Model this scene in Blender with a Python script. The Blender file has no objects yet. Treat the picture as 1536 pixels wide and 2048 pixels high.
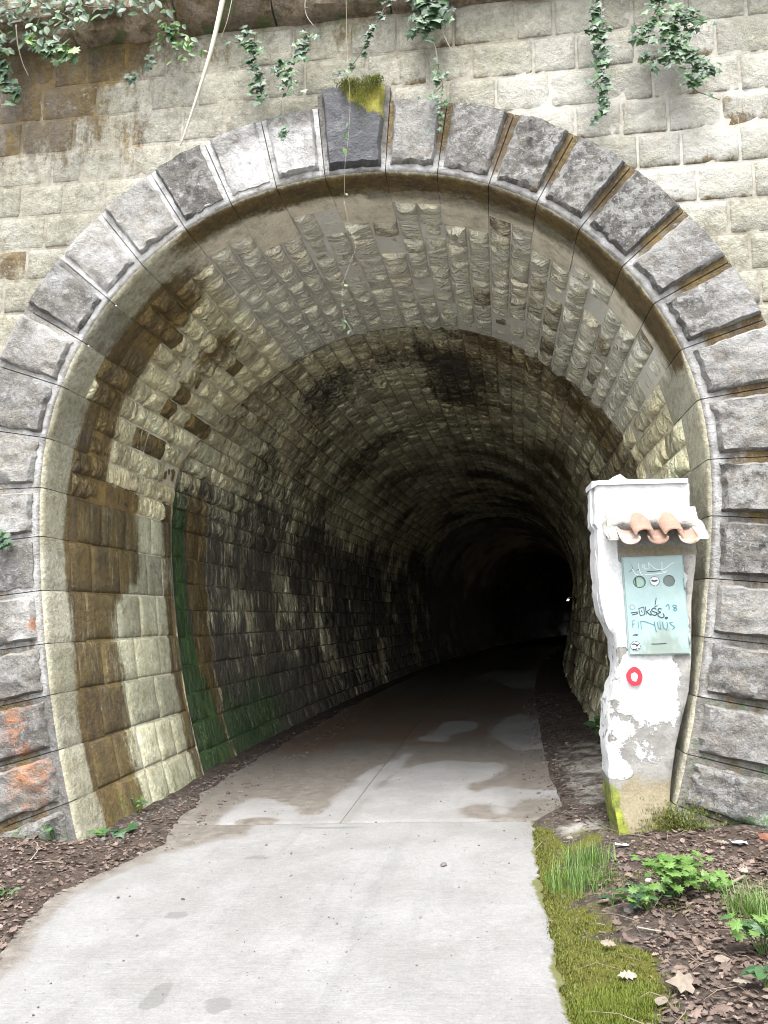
import bpy, math, random
import numpy as np
from mathutils import Vector, Matrix, noise
random.seed(7); noise.seed_set(7)
SC = bpy.context.scene
COL = SC.collection

# ------------------------------------------------------------------ camera
CAM_POS = Vector((0.965, -5.31, 1.60))
FPX = 1538.0                                   # focal length in pixels of the 1536x2048 photograph
PITCH = math.atan(206 / FPX)
YAW = math.atan(222 / (FPX * math.cos(PITCH) + 206 * math.sin(PITCH)))
FWD = Vector((-math.sin(YAW) * math.cos(PITCH), math.cos(YAW) * math.cos(PITCH), math.sin(PITCH)))
RGT = Vector((math.cos(YAW), math.sin(YAW), 0))
UPV = RGT.cross(FWD)
cam_d = bpy.data.cameras.new('camera'); cam = bpy.data.objects.new('camera', cam_d); COL.objects.link(cam)
cam_d.sensor_fit = 'VERTICAL'; cam_d.sensor_height = 36.0; cam_d.lens = FPX / 2048 * 36
cam_d.clip_start = 0.05; cam_d.clip_end = 500
cam.matrix_world = Matrix.Translation(CAM_POS) @ Matrix((RGT, UPV, -FWD)).transposed().to_4x4()
SC.camera = cam

# ------------------------------------------------------------------ sky, sun, exposure
SUN_EL, SUN_AZ = math.radians(63), math.radians(180)      # azimuth clockwise from +Y: behind the camera, to its right
w = bpy.data.worlds.new('World'); SC.world = w; w.use_nodes = True
wt = w.node_tree
sky = wt.nodes.new('ShaderNodeTexSky'); sky.sky_type = 'NISHITA'; sky.sun_disc = False
sky.sun_elevation = SUN_EL; sky.sun_rotation = SUN_AZ; sky.dust_density = 3.0; sky.ozone_density = 0.6
hs = wt.nodes.new('ShaderNodeHueSaturation'); hs.inputs['Saturation'].default_value = 0.32
wt.links.new(sky.outputs[0], hs.inputs['Color'])
wt.links.new(hs.outputs[0], wt.nodes['Background'].inputs[0]); wt.nodes['Background'].inputs[1].default_value = 0.13
sd_ = bpy.data.lights.new('sun', 'SUN'); sd_.energy = 1.5; sd_.angle = math.radians(35); sd_.color = (1.0, 0.985, 0.95)
sun = bpy.data.objects.new('sun', sd_); COL.objects.link(sun)
to_sun = Vector((math.sin(SUN_AZ) * math.cos(SUN_EL), math.cos(SUN_AZ) * math.cos(SUN_EL), math.sin(SUN_EL)))
sun.rotation_euler = to_sun.to_track_quat('Z', 'Y').to_euler(); sun.location = (0, -8, 12)
SC.view_settings.view_transform = 'Standard'; SC.view_settings.look = 'None'
SC.view_settings.exposure = 2.98; SC.view_settings.gamma = 1.0
SC.cycles.filter_width = 1.05; SC.cycles.max_bounces = 8; SC.cycles.diffuse_bounces = 6

# ------------------------------------------------------------------ small helpers
def at(x, y, Y):
    """point of the photograph (1536x2048) on the vertical plane at depth Y"""
    d = RGT * (x - 768) - UPV * (y - 1024) + FWD * FPX
    return CAM_POS + d * ((Y - CAM_POS.y) / d.y)
def ss(a, b, x):
    t = min(1, max(0, (x - a) / (b - a))); return t * t * (3 - 2 * t)
def fb(p, o=4, s=1.0):
    """fractal noise about -1..1"""
    return noise.fractal(Vector(p) * s, 0.9, 2.1, o)
WL = {}
def empty(name, loc, label=None, cat=None, group=None, rot=None):
    o = bpy.data.objects.new(name, None); COL.objects.link(o); o.location = loc; o.empty_display_size = 0.1
    if rot: o.rotation_euler = rot
    WL[o] = Vector(loc); tag(o, label, cat, group); return o
def tag(o, label=None, cat=None, group=None, kind=None):
    if label: o['label'] = label
    if cat: o['category'] = cat
    if group: o['group'] = group
    if kind: o['kind'] = kind
    return o
def mesh_data(name, verts, faces, mat, attrs=None, smooth=True):
    me = bpy.data.meshes.new(name); me.from_pydata([tuple(v) for v in verts], [], faces)
    if mat: me.materials.append(mat)
    if smooth and len(faces): me.polygons.foreach_set('use_smooth', [True] * len(me.polygons))
    for k, vals in (attrs or {}).items():
        v = np.asarray(vals, dtype=np.float32)
        if v.ndim == 1:
            a = me.attributes.new(k, 'FLOAT', 'POINT'); a.data.foreach_set('value', v)
        elif v.shape[1] == 3:
            a = me.attributes.new(k, 'FLOAT_VECTOR', 'POINT'); a.data.foreach_set('vector', v.ravel())
        else:
            a = me.attributes.new(k, 'FLOAT_COLOR', 'POINT'); a.data.foreach_set('color', v.ravel())
    me.update(); return me
def add(name, verts, faces, mat, parent=None, attrs=None, smooth=True, local=False, sharp=None):
    """one mesh object; verts in world space (or in the parent's space when local)"""
    if local: c = Vector((0, 0, 0))
    else:
        lo = [min(v[i] for v in verts) for i in range(3)]; hi = [max(v[i] for v in verts) for i in range(3)]
        c = Vector([(a + b) / 2 for a, b in zip(lo, hi)]); verts = [Vector(v) - c for v in verts]
    me = mesh_data(name, verts, faces, mat, attrs, smooth)
    if sharp and smooth: me.set_sharp_from_angle(angle=math.radians(sharp))
    o = bpy.data.objects.new(name, me); COL.objects.link(o); WL[o] = c
    if parent:
        o.parent = parent; o.location = c if local else c - WL[parent]
    else: o.location = c
    return o
def box(x0, x1, y0, y1, z0, z1):
    v = [(x, y, z) for x in (x0, x1) for y in (y0, y1) for z in (z0, z1)]
    return v, [(0, 1, 3, 2), (4, 6, 7, 5), (0, 4, 5, 1), (2, 3, 7, 6), (0, 2, 6, 4), (1, 5, 7, 3)]
class MB:
    def __init__(s): s.v, s.f = [], []
    def __iadd__(s, vf):
        n = len(s.v); s.v += list(vf[0]); s.f += [tuple(i + n for i in f) for f in vf[1]]; return s
    def out(s, name, mat, parent=None, **k): return add(name, s.v, s.f, mat, parent, **k)
def tube(pts, r0, r1=None, n=5, caps=True):
    pts = [Vector(p) for p in pts]; r1 = r0 if r1 is None else r1; v, f = [], []
    m = len(pts)
    for i, p in enumerate(pts):
        d = (pts[min(i + 1, m - 1)] - pts[max(i - 1, 0)]).normalized()
        a = d.orthogonal().normalized(); b = d.cross(a); r = r0 + (r1 - r0) * i / max(1, m - 1)
        if i and True:
            a = (pa - d * pa.dot(d)).normalized(); b = d.cross(a)
        pa = a
        for k in range(n):
            t = 2 * math.pi * k / n; v.append(p + a * (math.cos(t) * r) + b * (math.sin(t) * r))
    for i in range(m - 1):
        for k in range(n):
            f.append((i * n + k, i * n + (k + 1) % n, (i + 1) * n + (k + 1) % n, (i + 1) * n + k))
    if caps: f += [tuple(range(n))[::-1], tuple(range((m - 1) * n, m * n))]
    return v, f
def smooth_path(pts, n=6):
    pts = [Vector(p) for p in pts]; out = []
    for i in range(len(pts) - 1):
        p0, p1, p2, p3 = pts[max(i - 1, 0)], pts[i], pts[i + 1], pts[min(i + 2, len(pts) - 1)]
        for k in range(n):
            t = k / n
            out.append(0.5 * ((2 * p1) + (p2 - p0) * t + (2 * p0 - 5 * p1 + 4 * p2 - p3) * t * t + (3 * p1 - p0 - 3 * p2 + p3) * t ** 3))
    return out + [pts[-1]]

# ------------------------------------------------------------------ materials
class NT:
    def __init__(s, name):
        s.m = bpy.data.materials.new(name); s.m.use_nodes = True; s.t = s.m.node_tree; s.b = s.t.nodes['Principled BSDF']
    def set(s, sock, v):
        if isinstance(v, bpy.types.NodeSocket): s.t.links.new(v, sock)
        elif v is not None:
            if hasattr(sock.default_value, '__len__') and not hasattr(v, '__len__'): v = (v,) * len(sock.default_value)
            if hasattr(sock.default_value, '__len__') and len(sock.default_value) == 4 and len(v) == 3: v = (*v, 1)
            sock.default_value = v
    def n(s, typ, props=None, **ins):
        nd = s.t.nodes.new('ShaderNode' + typ)
        for k, v in (props or {}).items(): setattr(nd, k, v)
        for k, v in ins.items(): s.set(nd.inputs[k.replace('_', ' ')], v)
        return nd
    def math(s, op, a, b=None, c=None, clamp=False):
        nd = s.t.nodes.new('ShaderNodeMath'); nd.operation = op; nd.use_clamp = clamp
        for i, v in enumerate((a, b, c)):
            if v is not None: s.set(nd.inputs[i], v)
        return nd.outputs[0]
    def mix(s, f, a, b, blend='MIX'):
        nd = s.t.nodes.new('ShaderNodeMix'); nd.data_type = 'RGBA'; nd.blend_type = blend
        s.set(nd.inputs[0], f); s.set(nd.inputs[6], a); s.set(nd.inputs[7], b); return nd.outputs[2]
    def rng(s, x, a, b, c=0.0, d=1.0, smooth=True):
        nd = s.t.nodes.new('ShaderNodeMapRange'); nd.interpolation_type = 'SMOOTHSTEP' if smooth else 'LINEAR'
        for i, v in enumerate((x, a, b, c, d)): s.set(nd.inputs[i], v)
        return nd.outputs[0]
    def noise(s, vec, scale, detail=4, rough=0.6, dist=0.0):
        return s.n('TexNoise', None, Vector=vec, Scale=scale, Detail=detail, Roughness=rough, Distortion=dist).outputs[0]
    def pos(s): return s.n('NewGeometry').outputs['Position']
    def scale(s, vec, xyz):
        nd = s.n('VectorMath', {'operation': 'MULTIPLY'}); s.set(nd.inputs[0], vec); s.set(nd.inputs[1], xyz); return nd.outputs[0]
    def attr(s, name): return s.n('Attribute', {'attribute_name': name})
    def sep(s, col): return s.n('SeparateColor', None, Color=col).outputs
    def bump(s, h, dist, strength=1.0, prev=None):
        nd = s.n('Bump', None, Height=h, Distance=dist, Strength=strength)
        if prev is not None: s.set(nd.inputs['Normal'], prev)
        return nd.outputs[0]
    def done(s, col, rough=0.85, normal=None, spec=0.3):
        s.set(s.b.inputs['Base Color'], col); s.set(s.b.inputs['Roughness'], rough)
        s.set(s.b.inputs['Specular IOR Level'], spec)
        if normal is not None: s.set(s.b.inputs['Normal'], normal)
        return s.m

OCHRE, BROWN, SOOT, ALGAE = (.15, .096, .018), (.06, .033, .010), (.066, .055, .044), (.036, .105, .02)
def stone_mat(name, c0, c1, c2, lich=0.0, lich_col=(.62, .61, .57), bump=.012, scaly=0.0, wet=False, grain=1.0, grad=1.0, wcol=(.45, .445, .425), sk=1.0, strk=0.0, soft=0.0, soot=SOOT, drip=0.0):
    m = NT(name); p = m.pos()
    big = m.noise(p, 1.6, 4); mid = m.noise(p, 8.5, 6, .65); fine = m.noise(p, 70, 4, .7); mid2 = m.noise(p, 24, 6, .72)
    rnd = m.attr('rnd').outputs['Fac']
    col = m.mix(m.rng(big, .38, .62), c0, c1)
    col = m.mix(m.rng(mid, .48, .68), col, c2)
    col = m.mix(1.0, col, m.rng(rnd, 0, 1, 1 - .32 * grad, 1 + .28 * grad, False), 'MULTIPLY')
    col = m.mix(1.0, col, m.rng(fine, .25, .75, 1 - .3 * grain, 1 + .28 * grain, False), 'MULTIPLY')
    col = m.mix(1.0, col, m.rng(mid2, .3, .7, 1 - .42 * grain, 1 + .36 * grain, False), 'MULTIPLY')
    col = m.mix(m.rng(m.noise(p, 40, 3, .6), .6, .7, 0, .5 * grain), col, m.mix(1.0, col, .35, 'MULTIPLY'))
    st = m.attr('stain'); r, g, b = m.sep(st.outputs['Color'])[:3]; a = st.outputs['Alpha']
    ex = m.attr('extra'); er, eg, eb = m.sep(ex.outputs['Color'])[:3]
    jag = m.math('MULTIPLY', m.math('SUBTRACT', mid, .5), 1.1)
    jag2 = m.math('MULTIPLY', m.math('SUBTRACT', m.noise(m.scale(p, (9, 9, 2.2)), 1.0, 5, .7), .5), 1.1)
    jag3 = m.math('MULTIPLY', m.math('SUBTRACT', m.noise(p, 28, 4, .7), .5), .9)
    if drip:
        dn = m.math('MULTIPLY', m.math('SUBTRACT', m.noise(m.scale(p, (20, 20, .8)), 1.0, 5, .7), .5), drip)
        jag2 = m.math('ADD', m.math('MULTIPLY', jag2, .5), dn)
    def mask(v, j, lo=.34, hi=.66): return m.rng(m.math('ADD', v, j), lo, hi)
    streak = m.noise(m.scale(p, (4.5, 4.5, 1.3)), 1.3, 5, .6)
    bc = m.mix(m.rng(streak, .3, .75), OCHRE, BROWN)
    bc = m.mix(1.0, bc, m.rng(mid2, .3, .7, .55 * sk, 1.5 * sk, False), 'MULTIPLY')
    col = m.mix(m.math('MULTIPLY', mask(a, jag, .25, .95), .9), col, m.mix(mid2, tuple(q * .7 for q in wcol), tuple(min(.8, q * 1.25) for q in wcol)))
    col = m.mix(m.math('MULTIPLY', mask(r, m.math('ADD', jag2, m.math('MULTIPLY', jag3, .5)), .34 - .2 * soft, .66 + .3 * soft), .94), col, bc)
    col = m.mix(m.math('MULTIPLY', mask(b, jag2), .92), col, soot)
    col = m.mix(m.math('MULTIPLY', mask(g, m.math('ADD', m.math('MULTIPLY', jag, .5), jag2) if drip else jag, .34 - .15 * soft, .66 + .3 * soft), .92), col, m.mix(mid2, ALGAE, (.035, .06, .02)))
    if lich:
        wp = m.n('VectorMath', {'operation': 'ADD'}); m.set(wp.inputs[0], p)
        nz = m.n('TexNoise', None, Vector=p, Scale=30.0, Detail=3.0).outputs['Color']
        m.set(wp.inputs[1], m.scale(nz, (.075, .075, .075)))
        v1 = m.n('TexVoronoi', None, Vector=wp.outputs[0], Scale=13.0, Randomness=1.0)
        v2 = m.n('TexVoronoi', None, Vector=wp.outputs[0], Scale=34.0, Randomness=1.0)
        k1 = m.sep(v1.outputs['Color'])[0]; k2 = m.sep(v2.outputs['Color'])[0]
        patch = m.noise(p, 4.2, 3)
        amt = m.math('MULTIPLY', eb, lich)
        rad1 = m.math('MULTIPLY', m.math('SUBTRACT', m.math('ADD', k1, m.math('MULTIPLY', patch, .9)), .75), m.math('MULTIPLY', amt, .62))
        rad2 = m.math('MULTIPLY', m.math('SUBTRACT', m.math('ADD', k2, m.math('MULTIPLY', patch, .9)), .72), m.math('MULTIPLY', amt, .62))
        s1 = m.rng(m.math('SUBTRACT', rad1, v1.outputs['Distance']), -.05, .03)
        s2 = m.rng(m.math('SUBTRACT', rad2, v2.outputs['Distance']), -.05, .03)
        bl = m.rng(m.math('ADD', m.noise(p, 19, 6, .68), m.math('MULTIPLY', m.math('SUBTRACT', m.math('ADD', patch, m.math('MULTIPLY', amt, .2)), .6), .45)), .53, .62)
        col = m.mix(m.math('MULTIPLY', m.math('MAXIMUM', m.math('MULTIPLY', bl, m.math('MULTIPLY', amt, .62)), m.math('MULTIPLY', m.math('MAXIMUM', s1, s2), .75)), 1.0), col, m.mix(mid2, tuple(q * .6 for q in lich_col), lich_col))
        col = m.mix(m.math('MULTIPLY', mask(er, m.math('ADD', jag3, jag), .3, .8), .85), col, m.mix(mid2, (.27, .085, .018), (.16, .085, .045)))
        col = m.mix(m.math('MULTIPLY', mask(eg, jag, .42, .56), .95), col, m.mix(mid2, (.045, .045, .006), (.21, .19, .02)))
    h = m.math('ADD', m.math('MULTIPLY', mid, .6), m.math('ADD', m.math('MULTIPLY', mid2, .45), m.math('MULTIPLY', fine, .12)))
    if strk: h = m.math('ADD', h, m.math('MULTIPLY', m.noise(m.scale(p, (15, 15, 1.6)), 1.0, 5, .7), strk))
    nrm = m.bump(h, bump)
    if scaly:
        sv = m.scale(m.attr('st').outputs['Vector'], (5.5, 19.0, 1.0))
        sc = m.noise(sv, 1.0, 5, .62, .9)
        h2 = m.math('ADD', m.math('PINGPONG', m.math('MULTIPLY', sc, 3.0), .5), sc)
        nrm = m.bump(h2, scaly, 1.0, nrm)
    rough = .88
    if wet: rough = m.rng(m.math('ADD', b, m.math('MULTIPLY', mid, .3)), .5, 1.1, .86, .42)
    return m.done(col, rough, nrm, .35)
def soil_mat(name):
    m = NT(name); p = m.pos(); a = m.noise(p, 5, 6, .7); f = m.noise(p, 55, 5, .7); v = m.n('TexVoronoi', None, Vector=p, Scale=42.0)
    col = m.mix(m.rng(a, .4, .62), (.02, .015, .012), (.04, .031, .025))
    col = m.mix(m.rng(m.sep(v.outputs['Color'])[0], .62, .95), col, (.066, .052, .043))
    col = m.mix(1.0, col, m.rng(f, .25, .75, .6, 1.4, False), 'MULTIPLY')
    st = m.attr('stain'); r, g, b = m.sep(st.outputs['Color'])[:3]; al = st.outputs['Alpha']
    j = m.math('MULTIPLY', m.math('SUBTRACT', a, .5), 1.0)
    col = m.mix(m.rng(m.math('ADD', al, j), .3, .7), col, m.mix(f, (.15, .147, .13), (.235, .23, .21)))
    col = m.mix(m.rng(m.math('ADD', r, j), .3, .7), col, m.mix(f, (.022, .016, .012), (.054, .038, .03)))
    col = m.mix(m.rng(m.math('ADD', g, j), .3, .7), col, m.mix(f, (.024, .026, .003), (.08, .077, .013)))
    col = m.mix(m.rng(m.math('ADD', b, j), .3, .7), col, m.mix(f, (.42, .41, .385), (.54, .53, .50)))  # pale colour of the added bounce clearing
    return m.done(col, .95, m.bump(m.math('ADD', a, f), .02), .15)
def concrete_mat(name, k=1.0):
    m = NT(name); p = m.pos(); a = m.noise(p, 2.2, 5, .6); f = m.noise(p, 90, 4, .7); d = m.noise(p, 11, 6, .7)
    brush = m.noise(m.scale(p, (3.0, 60.0, 3.0)), 1.0, 3, .6)
    col = m.mix(m.rng(a, .35, .68), (.50 * k, .49 * k, .475 * k), (.62 * k, .61 * k, .60 * k))
    col = m.mix(m.rng(d, .56, .74, 0, .5), col, (.36 * k, .355 * k, .345 * k))
    tr = m.noise(m.scale(p, (5.0, .5, 1.0)), 1.0, 5, .65)
    col = m.mix(m.rng(tr, .52, .72, 0, .4), col, (.36 * k, .36 * k, .365 * k))
    col = m.mix(m.rng(brush, .62, .8, 0, .35), col, (.74 * k, .73 * k, .72 * k))
    col = m.mix(1.0, col, m.rng(f, .25, .75, .8, 1.16, False), 'MULTIPLY')
    col = m.mix(1.0, col, m.rng(m.noise(p, 26, 5, .7), .3, .7, .88, 1.08, False), 'MULTIPLY')
    vo = m.n('TexVoronoi', None, Vector=p, Scale=26.0)
    col = m.mix(m.rng(m.math('SUBTRACT', vo.outputs['Distance'], m.math('MULTIPLY', m.sep(vo.outputs['Color'])[1], .12)), -.02, .03, .35, 0.0), col, (.05, .047, .044))
    st = m.attr('stain'); r, g, b = m.sep(st.outputs['Color'])[:3]; al = st.outputs['Alpha']
    j = m.math('MULTIPLY', m.math('SUBTRACT', m.noise(p, 9, 7, .75), .5), 1.3)
    dm = m.rng(m.math('ADD', r, j), .22, .78)
    damp = m.mix(m.rng(d, .3, .7), (.06, .054, .047), (.105, .095, .084))
    damp = m.mix(m.rng(f, .2, .8), m.mix(1.0, damp, .7, 'MULTIPLY'), m.mix(1.0, damp, 1.35, 'MULTIPLY'))
    col = m.mix(dm, col, damp)
    col = m.mix(m.rng(m.math('ADD', b, j), .35, .7, 0, .85), col, m.mix(d, (.05, .032, .023), (.115, .074, .053)))
    col = m.mix(m.rng(m.math('ADD', g, j), .35, .65, 0, .9), col, m.mix(f, (.022, .024, .004), (.07, .07, .014)))
    col = m.mix(m.rng(m.math('ADD', al, j), .4, .6, 0, .6), col, (.058, .057, .053))
    nrm = m.bump(m.math('ADD', m.math('MULTIPLY', d, .5), m.math('ADD', m.math('MULTIPLY', f, .4), m.math('MULTIPLY', brush, .5))), .006)
    return m.done(col, m.rng(r, 0, 1, .9, .42), nrm, .3)
def plain(name, col, var=.25, rough=.7, scale=40, bump=0.0, spec=.3, metal=0.0):
    m = NT(name); p = m.pos(); f = m.noise(p, scale, 5, .65)
    c = m.mix(1.0, tuple(q * .48 for q in col), m.rng(f, .25, .75, 1 - var, 1 + var, False), 'MULTIPLY')
    m.set(m.b.inputs['Metallic'], metal)
    return m.done(c, rough, m.bump(f, bump) if bump else None, spec)
def leaf_mat(name, c0, c1, rough=.5, trans=.25, dirt=None):
    m = NT(name); r = m.n('ObjectInfo').outputs['Random']; p = m.pos(); f = m.noise(p, 35, 4, .6); rn = m.attr('rnd').outputs['Fac']
    k = m.math('FRACT', m.math('ADD', r, rn))
    c0, c1 = [tuple(q * .30 for q in cc) for cc in (c0, c1)]
    c = m.mix(k, c0, c1); c = m.mix(1.0, c, m.rng(f, .25, .75, .72, 1.28, False), 'MULTIPLY')
    if dirt: c = m.mix(m.rng(m.math('FRACT', m.math('MULTIPLY', k, 7.3)), .55, .6), c, dirt)
    out = m.t.nodes['Material Output']
    m.done(c, rough, None, .35)
    if trans:
        tr = m.n('BsdfTranslucent', None, Color=m.mix(1.0, c, (1.5, 1.7, .8, 1), 'MULTIPLY'))
        mx = m.n('MixShader'); m.set(mx.inputs[0], trans); m.t.links.new(m.b.outputs[0], mx.inputs[1]); m.t.links.new(tr.outputs[0], mx.inputs[2])
        m.t.links.new(mx.outputs[0], out.inputs['Surface'])
    return m.m

M = {}
M['ashlar'] = stone_mat('ashlar_limestone', (0.137, 0.132, 0.100), (0.174, 0.167, 0.139), (0.108, 0.100, 0.075), lich=.5, lich_col=(.2, .197, .185), bump=.045, grain=.75, grad=.5, sk=.42, wcol=(.21, .207, .19))
M['voussoir'] = stone_mat('voussoir_limestone', (0.063, 0.058, 0.053), (0.091, 0.084, 0.073), (0.041, 0.038, 0.037), lich=1.0, lich_col=(.175, .175, .17), bump=.055, grain=1.0, grad=1.3, sk=.4, wcol=(.29, .29, .285), soot=(.032, .033, .038))
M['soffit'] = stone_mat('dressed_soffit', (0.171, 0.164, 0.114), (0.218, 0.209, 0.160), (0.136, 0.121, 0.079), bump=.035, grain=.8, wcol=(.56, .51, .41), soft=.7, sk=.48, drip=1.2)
M['jamb'] = stone_mat('jamb_limestone', (0.278, 0.272, 0.185), (0.333, 0.329, 0.234), (0.218, 0.202, 0.125), bump=.035, grain=.7, wcol=(.5, .5, .43), soft=.7, sk=.45, drip=1.3)
M['vault'] = stone_mat('vault_limestone', (0.788, 0.707, 0.444), (0.820, 0.809, 0.543), (0.675, 0.584, 0.346), bump=.02, scaly=.10, grain=.62, soft=.5, wcol=(.80, .76, .60))
M['lining'] = stone_mat('lining_limestone', (0.729, 0.661, 0.433), (0.820, 0.806, 0.559), (0.541, 0.448, 0.260), bump=.03, scaly=.09, wet=True, strk=.8, grain=.6, soft=.6, drip=1.0)
M['mortar'] = stone_mat('lime_mortar', (0.111, 0.102, 0.080), (0.145, 0.135, 0.111), (0.080, 0.071, 0.050), bump=.01, grain=.8, wcol=(.23, .225, .205), sk=.5)
M['vault_mortar'] = stone_mat('vault_mortar', (.40, .365, .27), (.50, .465, .36), (.3, .26, .18), bump=.01, grain=.5, sk=.9)
M['dark_mortar'] = stone_mat('sooty_mortar', (0.340, 0.280, 0.180), (0.480, 0.420, 0.300), (0.200, 0.160, 0.110), bump=.03, wet=True, strk=.8)
M['cornice'] = stone_mat('weathered_cornice', (0.111, 0.086, 0.059), (0.188, 0.152, 0.109), (0.073, 0.056, 0.037), lich=.3, bump=.06, sk=.5)
M['soil'] = soil_mat('forest_soil')
M['concrete'] = concrete_mat('path_concrete', .195); M['old_concrete'] = concrete_mat('old_path_concrete', .205)
M['leaf'] = leaf_mat('ivy_leaf', (.035, .09, .05), (.095, .19, .09)); M['leaf_light'] = leaf_mat('young_leaf', (.15, .32, .06), (.27, .46, .11), .5, .35)
M['leaf_mid'] = leaf_mat('shrub_leaf', (.05, .13, .055), (.14, .29, .1), .5, .3)
M['litter'] = leaf_mat('dead_leaf', (.13, .085, .066), (.40, .29, .235), .8, .1, dirt=(.06, .042, .033))
M['pale_leaf'] = leaf_mat('bleached_leaf', (.33, .27, .21), (.46, .40, .33), .8, .1)
M['grass'] = leaf_mat('grass_blade', (.15, .30, .05), (.29, .46, .11), .5, .3)
M['moss'] = leaf_mat('moss', (.08, .095, .012), (.30, .33, .04), .8, .25)
M['bright_moss'] = leaf_mat('bright_moss', (.15, .2, .015), (.28, .34, .03), .8, .3)
M['stem'] = plain('woody_stem', (.12, .095, .06), .4, .8); M['pale_strand'] = plain('pale_root', (.33, .30, .23), .2, .8)
M['straw'] = plain('streak_strand', (.6, .56, .43), .12, .45)
M['twig'] = plain('dry_twig', (.22, .17, .13), .4, .9)
M['gravel'] = leaf_mat('gravel', (.09, .08, .07), (.24, .22, .2), .9, 0)
M['white_stone'] = plain('white_pebble', (.5, .49, .46), .12, .7)
M['brick'] = plain('broken_brick', (.2, .085, .05), .3, .9, 50, .004)

# ------------------------------------------------------------------ the tunnel's shape
PR = [(0, 4.86), (0.6, 4.80), (0.965, 4.685), (1.325, 4.525), (1.64, 4.26), (1.88, 3.985), (2.09, 3.72), (2.26, 3.335), (2.35, 2.965), (2.375, 2.60),
      (2.355, 2.25), (2.305, 1.85), (2.25, 1.40), (2.185, 1.02), (2.09, .6), (2.0, .3), (1.88, -.05), (1.8, -.3)]
_P = np.array([(-x, z) for x, z in PR[:0:-1]] + PR)
_d = np.r_[0, np.cumsum(np.hypot(*np.diff(_P, axis=0).T))]
_u = np.linspace(0, _d[-1], 1200)
def _sm(a, k=71):
    h = k // 2; b = np.r_[2 * a[0] - a[h:0:-1], a, 2 * a[-1] - a[-2:-h - 2:-1]]; return np.convolve(b, np.ones(k) / k, 'valid')
_X = _sm(_sm(np.interp(_u, _d, _P[:, 0]))); _Z = _sm(_sm(np.interp(_u, _d, _P[:, 1])))
_f = 2.385 / _X.max(); _X *= _f; _Z = 2.5 + (_Z - 2.5) * _f
_S = np.r_[0, np.cumsum(np.hypot(np.diff(_X), np.diff(_Z)))]; _S -= np.interp(0, _X[500:700], _S[500:700])
_TX, _TZ = np.gradient(_X, _S), np.gradient(_Z, _S)
S0, S1 = float(_S[0]), float(_S[-1])
def prof(s):
    return float(np.interp(s, _S, _X)), float(np.interp(s, _S, _Z))
def pnorm(s):                               # outward
    tx, tz = float(np.interp(s, _S, _TX)), float(np.interp(s, _S, _TZ)); l = math.hypot(tx, tz); return -tz / l, tx / l
def xc(t): return t * t / 400 if t > 0 else 0.0
def vp(s, t, h):                            # point of the vault: h metres into the tunnel from the face line
    x, z = prof(s); nx, nz = pnorm(s); return (x - nx * h + xc(t), t, z - nz * h)
def near_s(x, z): return float(_S[np.argmin((_X - x) ** 2 + (_Z - z) ** 2)])
def sdist(pts):
    """signed distance outside the intrados, with gradient"""
    P = np.asarray(pts, float); qx, qz = _X[::6], _Z[::6]
    d2 = (P[:, :1] - qx) ** 2 + (P[:, 1:] - qz) ** 2; i = d2.argmin(1)
    nx, nz = -_TZ[::6][i], _TX[::6][i]; sg = np.sign((P[:, 0] - qx[i]) * nx + (P[:, 1] - qz[i]) * nz)
    return np.sqrt(d2[np.arange(len(P)), i]) * sg, np.c_[nx, nz]

# joints of the voussoirs: (x, z) where a joint meets the intrados, and its direction in degrees
JL = [(-.246, 4.92, 96.2), (-.623, 4.85, 103.5), (-.967, 4.695, 114), (-1.323, 4.53, 122.2), (-1.657, 4.256, 129), (-1.923, 3.998, 139.1), (-2.111, 3.666, 149),
      (-2.264, 3.328, 161), (-2.363, 2.932, 170.6), (-2.392, 2.551, 181), (-2.369, 2.186, 185.4), (-2.324, 1.784, 186.7), (-2.268, 1.4, 187.5), (-2.187, 1.032, 192.5), (-2.106, .658, 195.8), (-1.99, .3, 200.9)]
JR = [(.22, 4.879, 86.5), (.605, 4.826, 82), (.981, 4.715, 70.2), (1.325, 4.551, 61), (1.616, 4.319, 50), (1.869, 4.002, 41.5), (2.087, 3.732, 28), (2.254, 3.399, 18.8), (2.35, 3.043, 8.5),
      (2.393, 2.635, .9), (2.419, 2.246, -3.8), (2.297, 1.844, -4.7), (2.262, 1.468, -6.5), (2.193, 1.094, -9.9), (2.138, .73, -12.8), (2.089, .402, -18.9)]
JOINTS = [(S0, 205.0)] + [(near_s(x, z), a) for x, z, a in JL[::-1]] + [(near_s(x, z), a) for x, z, a in JR] + [(S1, -24.0)]
KEY = 16                                     # index of the keystone

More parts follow.
